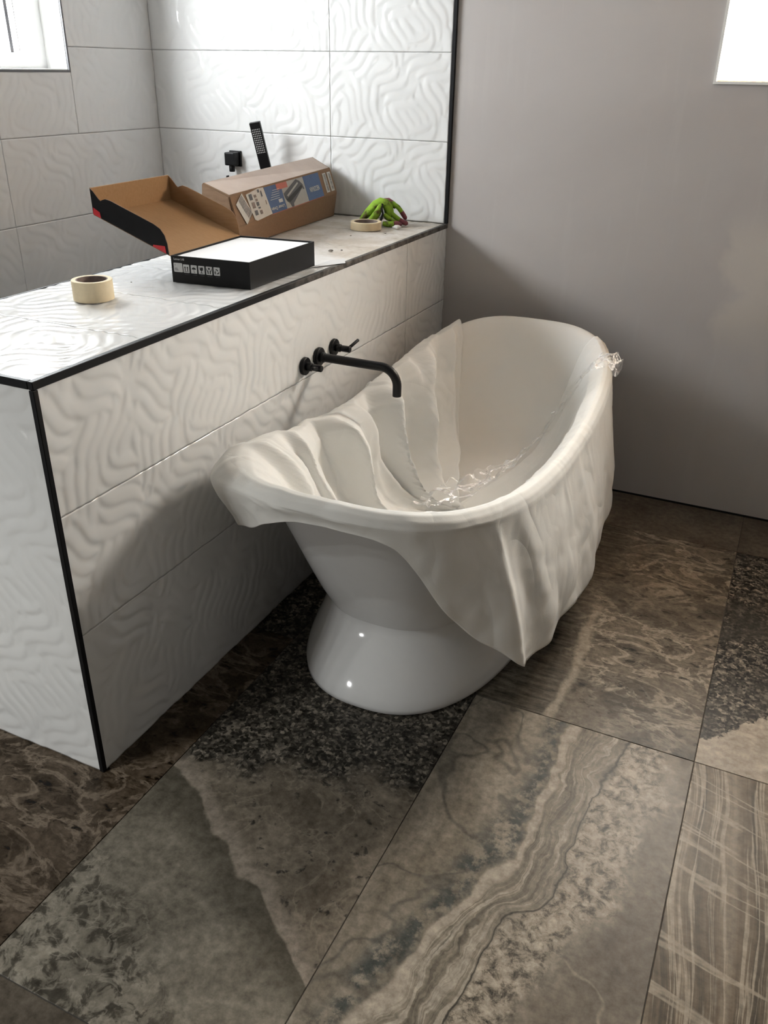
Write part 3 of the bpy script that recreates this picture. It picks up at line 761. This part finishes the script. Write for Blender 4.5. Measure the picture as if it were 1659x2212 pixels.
    for k in range(70):
        a0 = rnd.uniform(0, total); wd = rnd.uniform(.006, .028); dr = rnd.uniform(-.12, .12)
        x = A2-(a0+dr*(SO*2-SI*.6)); hh = rnd.uniform(.0015, .0045)*(1 if rnd.random() < .7 else -1)
        gath += hh*np.exp(-(x/wd)**2)*np.exp(-(SO/rnd.uniform(.10, .45))**2)
    edge = np.exp(-((row-(ni-7))/9.0)**2)[None, :]
    roughrim = ipl(deg, [(-232, 1.8), (-180, 1.6), (-130, 1.6), (-110, .5), (-60, .5), (-20, 1.0), (58, 1.1)])[:, None]
    P = P + np.array([0, 0, 1])*(gath*edge*roughrim)[..., None]*.8 + nl*(gath*np.clip(SO*6, 0, 1)*1.0)[..., None]
    # broad soft waves of the hanging cloth
    fold = .008*np.sin(A2*13+SO*1.2+.6)+.004*np.sin(A2*31+1.3-SO*2)
    P = P + nl*(fold*SO**1.3*np.clip(L/.25, .1, 1)[:, None])[..., None]
    # crease that runs down to the corner tip, with a hollow beside it
    x = DG-(-37+9*SO); P = P + nl*((.020*np.clip(1-np.abs(x)/np.where(x < 0, 9.0, 3.0), 0, 1)-.014*np.exp(-((x-8)/4.5)**2))*np.clip(SO*2.2, 0, 1)*(SO > 0))[..., None]
    x = DG-(-44-6*SO); P = P - nl*(.012*np.exp(-(x/6)**2)*np.exp(-((SO-.12)/.16)**2)*(SO > 0))[..., None]
    # pouch of bunched cloth at the corner towards the partition
    pouch = np.exp(-((deg+140)/18)**2)[:, None]*np.where(row < ni+3, np.exp(-((row-(ni+3))/12.0)**2), 1-.45*so**2)[None, :]
    P = P + nl*(.085*pouch)[..., None] + np.array([0, 0, 1])*(-.004*pouch)[..., None]
    # loose raised edge on the partition side
    lip = ipl(deg, [(-232, .010), (-226, .016), (-218, .004), (-206, .016), (-197, .004), (-186, .012), (-178, .002), (-170, .020), (-163, .012), (-156, .038), (-146, .030), (-138, .034), (-128, .012), (-116, 0), (58, 0)])[:, None]*edge
    P = P + np.array([0, 0, 1])*lip[..., None]
    nz = fnoise(P, 7, 3); nz2 = fnoise(P, 17, 9); nz3 = fnoise(P, 38, 4)
    big = fnoise(P*np.array([1, 1, .6]), 3.6, 21)
    crease = (np.abs(nz)-.25)*.026+(np.abs(nz2)-.25)*.008+(np.abs(big)-.2)*.055*np.where(row[None, :] < ni, 1, 0)*np.clip(SI*3-.3, 0, 1)*left
    amp = np.clip(np.maximum(SI*2.2, SO*1.6), .10, 1)*(.28+.72*left)
    P = P + nl*((crease+nz3*.0012)*amp*np.where(row[None, :] < ni, -1, 1))[..., None]
    P[..., 0] = np.maximum(P[..., 0], .012+.004*np.sin(A2*70))     # stays off the tiled partition
    o = link('dust_sheet', grid_mesh('dust_sheet', P), M['sheet'], None, True)
    md = o.modifiers.new('thickness', 'SOLIDIFY'); md.thickness = .0009; md.offset = 0
    tag(o, 'white nonwoven protective sheet draped over the bathtub', 'sheet')
make_sheet()

# ------------------------------------------------------------------ clear crumpled film lying in the tub
def make_film():
    # path down the inside of the far right side, then along the basin floor
    path = [(.868, -.54, .655), (.862, -.55, .678), (.840, -.55, .700), (.790, -.56, .690), (.752, -.58, .64), (.722, -.62, .565), (.690, -.68, .49), (.65, -.75, .420), (.60, -.84, .375), (.54, -.94, .345), (.47, -1.03, .335), (.41, -1.10, .34)]
    wid = [.04, .05, .06, .075, .085, .095, .10, .11, .12, .12, .11, .08]
    n, m = 90, 26
    s = np.linspace(0, len(path)-1, n); P = np.zeros((n, m, 3)); pa = np.array(path); idx = np.arange(len(path))
    ctr = np.stack([np.interp(s, idx, pa[:, k]) for k in range(3)], 1); wd = np.interp(s, idx, wid)
    for j in range(m):
        k = j/(m-1)*2-1
        P[:, j] = ctr + np.array([.15, 1, .12])*(k*wd)[:, None]
    nz = fnoise(P, 24, 2); n2 = fnoise(P, 55, 7); n3 = fnoise(P, 9, 5)
    P[..., 2] += .030*np.abs(nz)+.012*np.abs(n2)+.022
    P[..., 0] += .014*n3+.010*nz - .016
    o = link('plastic_film', grid_mesh('plastic_film', P), M['film'], None, True)
    tag(o, 'clear crumpled plastic film trailing inside the bathtub', 'plastic film')
make_film()

# ------------------------------------------------------------------ wall-mounted tub filler
def make_spout():
    y, z = -1.089, .768
    r = thing('bath_spout', 'matt black curved wall spout reaching over the bathtub', 'faucet', (0, y, z))
    cyl('flange', (.001, 0, 0), (.014, 0, 0), .030, M['black_metal'], r)
    cyl('collar', (.0142, 0, 0), (.028, 0, 0), .0165, M['black_metal'], r)
    pts = [(.0285, 0, 0), (.10, 0, 0), (.17, 0, 0), (.225, 0, 0)]
    R0 = .055
    for k in range(1, 13):
        a = PI/2*k/12; pts.append((.225+R0*math.sin(a), 0, -R0+R0*math.cos(a)))
    pts += [(.280, 0, -.075), (.280, 0, -.086)]
    tube('spout', pts, [.0138]*len(pts), M['black_metal'], r, 26)
make_spout()
def make_valve(y, z, sgn, label):
    r = thing('tap_handle', label, 'faucet', (0, y, z), group='matt black tap handles')
    cyl('flange', (.001, 0, 0), (.013, 0, 0), .028, M['black_metal'], r)
    cyl('stem', (.0132, 0, 0), (.032, 0, 0), .013, M['black_metal'], r)
    cyl('knob', (.0322, 0, 0), (.066, 0, 0), .0105, M['black_metal'], r)
    cyl('lever', (.056, sgn*.0107, .002), (.066, sgn*.058, .018), .0052, M['black_metal'], r, 16)
make_valve(-1.177, .762, -1, 'matt black tap handle left of the spout, lever towards the near end')
make_valve(-.987, .772, 1, 'matt black tap handle right of the spout, lever towards the far wall')

# ------------------------------------------------------------------ hand shower and outlet on the shower wall
def make_shower():
    r = thing('hand_shower', 'black square stick hand shower on the white tiles', 'hand shower', (-.797, -.02, 1.19))
    M4 = Matrix.Translation((0, -.062, -.01)) @ Matrix.Rotation(math.radians(-5), 4, 'Y') @ Matrix.Rotation(math.radians(14), 4, 'X') @ Matrix.Rotation(math.radians(22), 4, 'Z')
    box('body', (-.0225, -.011, 0), (.0225, .011, .205), M['black_metal'], r, .003, M4=M4)
    bm = bmesh.new()
    for i in range(5):
        for j in range(12):
            bm_box(bm, (-.0165+i*.0072, -.0118, .085+j*.0083), (-.0165+i*.0072+.0035, -.0109, .085+j*.0083+.0038), 0, M4)
    nz = from_bm('nozzles', bm, M['print_white'], r); nz['label'] = 'grid of small grey spray nozzles'
    box('holder', (-.02, -.052, -.045), (.02, -.0005+.010, -.005), M['black_metal'], r, .003)
    pts = []
    for k in range(25):
        a = k/24; pts.append((-.003-.20*a, -.062+.012*math.sin(a*PI), -.012-.30*math.sin(a*PI)**.9 + (-.02)*a))
    tube('hose', pts, .0065, M['black_metal'], r, 12)
    r2 = thing('shower_outlet', 'square black hose outlet on the white tiles', 'shower fitting', (-.998, -.011, 1.222))
    box('plate', (-.030, -.008, -.032), (.030, .0, .032), M['black_metal'], r2, .003)
    box('body', (-.0265, -.052, -.026), (.0235, -.0081, .027), M['black_metal'], r2, .005)
    cyl('connector', (-.004, -.030, -.026), (-.004, -.030, -.052), .0125, M['black_metal'], r2, 20)
make_shower()

# ------------------------------------------------------------------ masking tape rolls
def tape(loc, ro, ri, h, label, core_t=.003):
    r = thing('masking_tape', label, 'tape', loc, group='masking tape rolls')
    lathe('tape', [(ri+core_t, 0), (ro-.001, 0), (ro, .001), (ro, h-.001), (ro-.001, h), (ri+core_t, h), (ri+core_t, 0)], M['masking'], r)
    lathe('core', [(ri, .0006), (ri+core_t-.0002, .0006), (ri+core_t-.0002, h-.0006), (ri, h-.0006), (ri, .0006)], M['core'], r)
LZ = H+.0015
tape((-.358, -1.648, LZ), .0525, .0385, .052, 'wide cream masking tape roll near the ledge corner')
tape((-.225, -.288, LZ), .060, .044, .029, 'narrow cream masking tape roll in front of the green glove')

# ------------------------------------------------------------------ black carton with white foam and open lid
def make_carton():
    A = Vector((-.302, -1.386, 0)); B = Vector((-.053, -1.362, 0)); Cc = Vector((-.058, -.990, 0)); Dd = Vector((-.312, -1.018, 0))
    r = thing('black_carton', 'open black carton filled with white foam, lid folded back', 'box', (0, 0, LZ))
    hb = .0745; th = .004
    ctr = (A+B+Cc+Dd)/4
    inn = [p+(ctr-p).normalized()*.006 for p in (A, B, Cc, Dd)]; outp = [A, B, Cc, Dd]
    bm = bmesh.new()
    ob = [bm.verts.new((p.x, p.y, 0)) for p in outp]; ot = [bm.verts.new((p.x, p.y, hb)) for p in outp]
    it = [bm.verts.new((p.x, p.y, hb)) for p in inn]; ib = [bm.verts.new((p.x, p.y, .004)) for p in inn]
    bm.faces.new(ob[::-1]); bm.faces.new(ib)
    for i in range(4):
        j = (i+1) % 4
        bm.faces.new((ob[i], ob[j], ot[j], ot[i])); bm.faces.new((ot[i], ot[j], it[j], it[i])); bm.faces.new((it[i], it[j], ib[j], ib[i]))
    from_bm('tray', bm, M['box_black'], r)
    # foam insert
    bm = bmesh.new(); fo = [p+(ctr-p).normalized()*.0075 for p in outp]
    lo = [bm.verts.new((p.x, p.y, .005)) for p in fo]; hi = [bm.verts.new((p.x, p.y, hb-.004)) for p in fo]
    bm.faces.new(lo[::-1]); bm.faces.new(hi)
    for i in range(4): j = (i+1) % 4; bm.faces.new((lo[i], lo[j], hi[j], hi[i]))
    bmesh.ops.bevel(bm, geom=[e for e in bm.edges if all(v.co.z > .05 for v in e.verts)], offset=.002, segments=2, affect='EDGES')
    from_bm('foam_insert', bm, M['foam'], r)
    # printed end: x along A->B, y up, z outwards
    FM = frame((A.x, A.y, 0), B-A, (0, 0, 1)); wid = (B-A).length
    text('lettering', 'Lumoar LAB', .0085, FM @ Matrix.Translation((.026, hb-.0085, .0003)), M['print_white'], r, fit=.034)
    ys0, ys1 = .030, .053
    st = poly_plate('sticker', rrect(.0075, .0300, .0360, .0555, .0025), FM @ Matrix.Translation((0, 0, .0002)), .0004, M['print_white'], r)
    text('logo', 'T', .007, FM @ Matrix.Translation((.0125, .0490, .0007)), M['print_grey'], st)
    for k in range(3): poly_plate('text_line', rrect(.0105, .0345+k*.0028, .0225-k*.0015, .0358+k*.0028, .0003, 1), FM @ Matrix.Translation((0, 0, .0006)), .0001, M['print_grey'], st)
    def icon(x, key):
        w_ = .0195
        p = poly_plate('handling_icon', rrect(x, ys0, x+w_, ys1, .0015, 3), FM @ Matrix.Translation((0, 0, .0002)), .0003, M['print_white'], r)
        T = FM @ Matrix.Translation((x+w_/2, ys0, .0005))
        def pl(pts, nm='symbol'): poly_plate(nm, [(a*.001, b*.001) for a, b in pts], T, .0002, M['print_black'], p)
        if key == 'up':
            for s in (-4, 4): pl([(s-1.3, 5), (s+1.3, 5), (s+1.3, 13.5), (s+3, 13.5), (s, 18.5), (s-3, 13.5), (s-1.3, 13.5)])
            pl([(-7.2, 2.6), (7.2, 2.6), (7.2, 4), (-7.2, 4)])
        elif key == 'umbrella':
            pl([(-7, 10.5)]+[(7*math.cos(PI-PI*k/14), 10.5+6.5*math.sin(PI-PI*k/14)) for k in range(1, 14)]+[(7, 10.5), (4.6, 11.6), (2.3, 10.5), (0, 11.6), (-2.3, 10.5), (-4.6, 11.6)])
            pl([(-.6, 4), (.6, 4), (.6, 11), (-.6, 11)]); pl([(-.6, 4), (.2, 2.4), (2.4, 2.4), (2.8, 4), (1.9, 4), (1.6, 3.3), (.8, 3.3), (.6, 4)])
            for a in (-1, 2, 4.5): pl([(a, 18), (a+.5, 18), (a+1.6, 20.3), (a+1.1, 20.3)])
        elif key == 'glass':
            pl([(-5, 19), (-3.2, 19), (-2.2, 15.5), (-1, 19), (5, 19), (5.2, 13), (3.6, 10), (.9, 8.8), (.9, 4.5), (4.4, 3.6), (4.4, 2.6), (-4.4, 2.6), (-4.4, 3.6), (-.9, 4.5), (-.9, 8.8), (-3.6, 10), (-5.2, 13)])
        elif key == 'hands':
            for s in (-1, 1):
                pl([(s*a, b) for a, b in ((1.6, 2.8), (5, 2.8), (5.2, 8), (8.2, 13.5), (8.2, 18.2), (7.2, 18.2), (6.6, 14.2), (4.6, 11.2), (3.4, 12), (3.6, 13.5), (2.2, 11.6), (2.0, 8))][::s])
            pl([(-3.2, 16), (0, 13.8), (3.2, 16), (2.6, 19), (0, 20.2), (-2.6, 19)])
        else:
            for a in (90, 210, 330):
                c, s = math.cos(math.radians(a)), math.sin(math.radians(a))
                f = lambda x, y: (x*c-y*s, 10.2+x*s+y*c)
                pl([f(2.2, -3.6), f(4.2, -4.6), f(7.8, -1.2), f(7.9, .8), f(6.6, 4.2), f(4.4, 3.0), f(5.4, .6), f(5.0, -.4), f(3.6, -.4)])
        tx = {'up': 'THIS SIDE UP', 'umbrella': 'KEEP DRY', 'glass': 'FRAGILE', 'hands': 'HANDLE WITH CARE', 'rec': 'RECYCLE'}[key]
        text('caption', tx, .0028, FM @ Matrix.Translation((x+w_/2+.002, ys0-.0045, .0003)), M['print_grey'], r, fit=min(.017, .0017*len(tx)))
    for i, k_ in enumerate(('up', 'umbrella', 'glass', 'hands', 'rec')): icon(.0385+i*.0245, k_)
    # lid hinged on A-D, leaning back over the ledge
    lid_dir = Vector((-.262, 0, .092)).normalized(); LL = .279
    hingeA = Vector((A.x, A.y, hb)); hingeD = Vector((Dd.x, Dd.y, hb)); ax = (hingeD-hingeA)
    nrm = lid_dir.cross(ax).normalized()
    if nrm.z < 0: nrm = -nrm
    mats = [M['card_in'], M['box_black'], M['card']]
    def slab(name, pts, th_dir, th_, parent, fi=0, bi=1):
        bm = bmesh.new(); f = [bm.verts.new(p) for p in pts]; b = [bm.verts.new(p+th_dir*th_) for p in pts]
        ff = bm.faces.new(f); fb = bm.faces.new(b[::-1]); ff.material_index = fi; fb.material_index = bi
        n = len(pts)
        for i in range(n):
            q = bm.faces.new((f[i], b[i], b[(i+1) % n], f[(i+1) % n])); q.material_index = 2
        bmesh.ops.recalc_face_normals(bm, faces=bm.faces[:])
        return from_bm(name, bm, mats, parent)
    up = Vector((-.02, 0, 1)).normalized()
    lid = slab('lid', [hingeA, hingeD, hingeD+lid_dir*LL, hingeA+lid_dir*LL], -nrm, .003, r)
    def wall_pts(o):
        prof = [(.003, 0), (LL, 0), (LL, .071), (LL-.012, .066), (LL-.030, .052), (LL-.036, .050), (LL-.044, .056), (LL-.056, .063), (LL-.075, .066), (.050, .066), (.026, .062), (.012, .050), (.005, .030)]
        return [o+lid_dir*a+up*b for a, b in prof]
    ya = ax.normalized()
    slab('lid_flap', wall_pts(hingeA+ya*.0005), -ya, .003, lid)
    slab('lid_flap', wall_pts(hingeD-ya*.0005), ya, .003, lid)
    e0 = hingeA+lid_dir*(LL-.001); e1 = hingeD+lid_dir*(LL-.001)
    slab('lid_flap', [e0, e1, e1+up*.073, e0+up*.071], (lid_dir*1.0).normalized(), .003, lid)
    for d0, d1 in ((.012, .060), (LL-.030, LL-.002)):
        o = hingeA-ya*.0036
        red = [o+lid_dir*d0+up*.0005, o+lid_dir*d1+up*.0005, o+lid_dir*(d1-.002)+up*(.020 if d1 > .1 else .006), o+lid_dir*(d0+.002)+up*(.016 if d1 > .1 else .020)]
        bm = bmesh.new(); f = bm.faces.new([bm.verts.new(p) for p in red]); g = bmesh.ops.extrude_face_region(bm, geom=[f])
        bmesh.ops.translate(bm, vec=ya*.0004, verts=[e for e in g['geom'] if isinstance(e, bmesh.types.BMVert)])
        p = from_bm('red_patch', bm, M['red'], lid); p['label'] = 'red printed corner of the lid'
make_carton()

# ------------------------------------------------------------------ brown drain carton
def make_drain_box():
    r = thing('cardboard_carton', 'long brown cardboard carton with blue drain label lying on the ledge', 'box', (0, 0, 0))
    Lp = [Vector(p) for p in ((-.572, -.846, 1.227), (-.465, -.846, 1.191), (-.434, -.846, 1.094), (-.438, -.846, LZ), (-.574, -.846, LZ), (-.592, -.846, 1.10))]
    Rp = [Vector(p) for p in ((-.590, -.055, 1.252), (-.506, -.055, 1.213), (-.475, -.055, 1.122), (-.491, -.055, LZ), (-.600, -.055, LZ), (-.618, -.055, 1.12))]
    bm = bmesh.new(); a = [bm.verts.new(p) for p in Lp]; b = [bm.verts.new(p) for p in Rp]
    for i in range(6):
        j = (i+1) % 6; f = bm.faces.new((a[i], a[j], b[j], b[i])); f.material_index = 1 if i == 5 or i == 0 and False else 0
    bm.faces.new(b); bm.faces.new(a[::-1])
    bmesh.ops.recalc_face_normals(bm, faces=bm.faces[:])
    bmesh.ops.bevel(bm, geom=bm.edges[:], offset=.002, segments=2, affect='EDGES')
    from_bm('carton_body', bm, [M['card'], M['card_top']], r)
    # glossy tape skin on the sloped top face
    n0 = (Rp[0]-Lp[0]).cross(Lp[1]-Lp[0]).normalized()
    if n0.z < 0: n0 = -n0
    def sheet(name, pts, n, mat, parent, th_=.0005):
        bm = bmesh.new(); f = bm.faces.new([bm.verts.new(p) for p in pts]); g = bmesh.ops.extrude_face_region(bm, geom=[f])
        bmesh.ops.translate(bm, vec=n*th_, verts=[e for e in g['geom'] if isinstance(e, bmesh.types.BMVert)])
        bmesh.ops.recalc_face_normals(bm, faces=bm.faces[:]); return from_bm(name, bm, mat, parent)
    def top(u, v_): return (Lp[0]*(1-v_)+Lp[1]*v_)*(1-u)+(Rp[0]*(1-v_)+Rp[1]*v_)*u + n0*.0004
    sheet('tape_cover', [top(.01, .03), top(.99, .03), top(.99, .95), top(.01, .95)], n0, M['card_top'], r, .0003)
    # left end flap standing a little open
    sheet('end_flap', [Lp[0]+Vector((.002, -.002, -.004)), Lp[1]+Vector((-.002, -.002, -.004)), Lp[2]+Vector((-.004, -.020, .01)), Lp[2]+Vector((-.13, -.020, .02))], Vector((0, -1, 0)), M['card'], r, .003)
    n1 = (Rp[1]-Lp[1]).cross(Lp[2]-Lp[1]).normalized()
    if n1.x < 0: n1 = -n1
    def sl(u, v_, k=0): return (Lp[1]*(1-v_)+Lp[2]*v_)*(1-u)+(Rp[1]*(1-v_)+Rp[2]*v_)*u + n1*(.0006+.0006*k)
    def quad(name, u0, u1, v0, v1, mat, parent, k=0): return sheet(name, [sl(u0, v0, k), sl(u1, v0, k), sl(u1, v1, k), sl(u0, v1, k)], n1, mat, parent, .0004)
    lab = quad('drain_label', .29, .845, -.0+.03, .97, M['label_grey'], r)
    quad('blue_panel', .29, .445, .03, .97, M['blue'], lab, 1); quad('blue_panel', .675, .845, .03, .97, M['blue'], lab, 1)
    quad('red_corner', .40, .505, .03, .24, M['salmon'], lab, 2)
    # picture of the black linear drain
    def fr(u, v_, k): # text frame, upside down: x runs right to left, y downwards
        o = sl(u, v_, k); dx = (sl(u-.05, v_, k)-sl(u+.05, v_, k)); dy = sl(u, v_+.1, k)-sl(u, v_-.1, k)
        return frame(o, dx, dy)
    def poly(name, uv, mat, k): return sheet(name, [sl(a, b_, k) for a, b_ in uv], n1, mat, lab, .0003)
    poly('drain_picture', [(.452, .42), (.60, .05), (.63, .14), (.655, .30), (.66, .48), (.648, .47), (.645, .40), (.52, .86), (.515, .98), (.495, .96), (.485, .80), (.467, .72), (.456, .60)], M['print_grey'], 2)
    poly('drain_picture', [(.475, .52), (.608, .16), (.612, .22), (.482, .58)], M['label_grey'], 3)
    poly('drain_picture', [(.462, .66), (.64, .30), (.645, .40), (.49, .78)], M['print_black'], 3)
    text('lettering', 'NEODRAIN', .026, fr(.762, .58, 4), M['print_white'], lab, fit=.082, bold=.0004)
    text('lettering', 'Linear Drain', .016, fr(.365, .82, 4), M['print_white'], lab, fit=.098, bold=.0003)
    for k in range(5): quad('text_line', .335-.01*k+.02, .42-.004*k, .20+k*.075, .215+k*.075, M['print_white'], lab, 3)
    quad('badge', .388, .425, .56, .68, M['print_white'], lab, 2)
    quad('red_line', .30, .84, .975, .995, M['salmon'], r, 0)
    # torn shipping labels
    def skew(name, uv, mat, parent, k): return sheet(name, [sl(a, b_, k) for a, b_ in uv], n1, mat, parent, .0004)
    s1 = skew('shipping_label', [(.125, .10), (.235, .0), (.285, .02), (.30, .96), (.16, 1.02), (.14, .96)], M['paper'], r, 2)
    rnd = random.Random(3)
    for u0, u1, v0, v1 in ((.145, .17, .12, .32), (.15, .175, .40, .60), (.155, .18, .68, .84), (.185, .205, .18, .27), (.19, .207, .32, .40), (.19, .21, .43, .56), (.195, .213, .60, .66), (.20, .22, .72, .85), (.225, .24, .04, .14), (.25, .258, .10, .30), (.27, .276, .45, .60)):
        quad('print_mark', u0, u1, v0, v1, M['print_grey'] if rnd.random() < .5 else M['core'], s1, 4)
    s2 = skew('barcode_label', [(.025, .32), (.095, .02), (.135, .72), (.065, 1.02)], M['paper'], r, 4)
    for k in range(15):
        v0 = .10+k*.045; sh = .0033*k
        skew('barcode_bar', [(.052+sh*.9, v0+.14), (.088+sh*.9, v0-.02), (.088+sh*.9, v0+rnd.uniform(.0, .012)), (.052+sh*.9, v0+.14+.03*rnd.uniform(.5, 1))], M['print_grey'], s2, 6)
    for u0 in (.885, .94):
        s3 = quad('barcode_label', u0, u0+.038, .12, .90, M['paper'], r, 1)
        for k in range(14):
            v0 = .18+k*.048; quad('barcode_bar', u0+.012, u0+.030, v0, v0+.014+.014*rnd.random(), M['print_grey'], s3, 3)
make_drain_box()

# ------------------------------------------------------------------ work glove
def make_glove():
    ez = Vector((0, 0, 1)); er = Vector((.908, .419, 0)); ed = Vector((-.419, .908, 0))
    g0 = Vector((-.215, -.160, LZ))
    r = thing('work_glove', 'lime green work glove with maroon fingertips by the far wall', 'glove', g0)
    def p(a, z, d=0): return er*a+ez*z+ed*d
    G_, R_ = M['glove_green'], M['glove_red']
    # cuff and hand back, tented
    tube('palm', [p(-.092, .012, .0), p(-.080, .022, .0), p(-.055, .048, 0), (p(-.028, .074, 0)), p(-.008, .086, 0), p(.012, .080, 0), p(.022, .066, 0), p(.026, .050, 0), p(.024, .034, 0), p(.016, .020, 0)],
         [.004, .011, .016, .018, .016, .018, .020, .019, .016, .010], G_, r, 18, rb=[.012, .030, .042, .045, .040, .040, .042, .040, .036, .02])
    tube('cuff', [p(-.062, .006, -.030), p(-.040, .024, -.040), p(-.020, .050, -.044), p(-.008, .074, -.036), p(-.004, .084, -.02)], [.006, .014, .014, .011, .005], G_, r, 14, rb=[.010, .024, .024, .016, .006])
    s = tube('gap_shade', [p(.000, .084, -.040), p(-.003, .068, -.0520), p(.002, .050, -.0560), p(-.004, .030, -.0600), p(-.016, .012, -.060)], [.0035, .005, .004, .005, .003], M['glove_gap_shade'], r, 10); s['label'] = 'painted shade in the gap between cuff and fingers'  # black tube paints the shade of the open gap between palm and cuff
    def finger(pts, rad, tipn):
        f = tube('finger', [p(*q) for q in pts[:tipn+1]], rad[:tipn+1], G_, r, 14)
        k = tube('fingertip', [p(*q) for q in pts[tipn:]], [x*1.03 for x in rad[tipn:]], R_, r, 14)
    finger([(.018, .080, .0), (.042, .080, .0), (.062, .067, -.002), (.076, .050, -.004), (.085, .037, -.006), (.092, .027, -.008), (.095, .023, -.008)], [.009, .0095, .0092, .009, .009, .008, .004], 3)
    finger([(.014, .062, -.02), (.034, .048, -.024), (.052, .034, -.028), (.068, .023, -.030), (.083, .015, -.032), (.096, .0115, -.034), (.102, .0105, -.034)], [.0095, .0095, .0095, .0095, .0095, .009, .004], 3)
    finger([(.006, .044, -.036), (.022, .032, -.040), (.038, .022, -.043), (.052, .0155, -.045), (.062, .0115, -.046), (.072, .0100, -.047), (.078, .0090, -.047)], [.0085, .009, .009, .009, .009, .0085, .004], 3)
    finger([(.004, .012, -.052), (.020, .0115, -.058), (.036, .0115, -.060), (.046, .0115, -.060), (.056, .0115, -.058), (.064, .0115, -.056), (.070, .0105, -.054)], [.009, .011, .011, .011, .011, .010, .005], 3)
    tube('maroon_back', [p(.000, .090, .030), p(.022, .086, .034), p(.042, .074, .03), p(.052, .060, .026)], [.006, .012, .012, .006], R_, r, 12)
    tube('cuff_hem', [p(-.098, .006, -.03), p(-.090, .0075, -.02), p(-.078, .0075, -.030), p(-.068, .0065, -.044)], [.004, .0065, .0065, .004], R_, r, 10)
make_glove()

# ------------------------------------------------------------------ plaster lump, crumbs, paper
def lump(name, loc, r, mat, label, cat, seed, squash=.6, group=None):
    bm = bmesh.new(); bmesh.ops.create_icosphere(bm, subdivisions=3 if r > .006 else 2, radius=r)
    for v in bm.verts:
        k = 1+.45*mnoise.noise(v.co*(1.3/r)+Vector((seed, 0, 0))); v.co *= k; v.co.z *= squash; v.co.x *= 1.3
    zmin = min(v.co.z for v in bm.verts)
    for v in bm.verts: v.co.z -= zmin
    o = from_bm(name, bm, mat, None, True); o.location = loc
    return tag(o, label, cat, group)
lump('plaster_lump', (-.118, -.232, LZ), .013, M['plasterchunk'], 'white plaster lump beside the glove fingertips', 'debris', 2)
lump('mortar_crumb', (-.125, -.76, LZ), .006, M['crumb'], 'largest grey crumb on the ledge between carton and tape', 'debris', 5)
lump('mortar_crumb', (-.100, -.728, LZ), .0032, M['crumb'], 'tiny grey crumb right beside the largest crumb', 'debris', 8)
lump('mortar_crumb', (-.205, -.455, LZ), .0028, M['crumb'], 'tiny grey crumb in front of the narrow tape roll', 'debris', 11)
lump('mortar_crumb', (-.115, -.345, LZ), .0034, M['crumb'], 'tiny pale crumb between narrow tape and ledge edge', 'debris', 14)
lump('mortar_crumb', (-.40, -1.45, LZ), .0022, M['crumb'], 'tiny dark crumb left of the black carton', 'debris', 17)
bm = bmesh.new()
f = bm.faces.new([bm.verts.new(p) for p in ((-.052, -1.03, LZ+.0022), (.012, -.915, LZ+.0022), (-.020, -.86, LZ+.004), (-.052, -.90, LZ+.0018))])
g = bmesh.ops.extrude_face_region(bm, geom=[f]); bmesh.ops.translate(bm, vec=(0, 0, .0006), verts=[e for e in g['geom'] if isinstance(e, bmesh.types.BMVert)])
bmesh.ops.recalc_face_normals(bm, faces=bm.faces[:])
tag(from_bm('paper_scrap', bm, M['print_white']), 'white paper corner sticking out beside the black carton', 'paper')
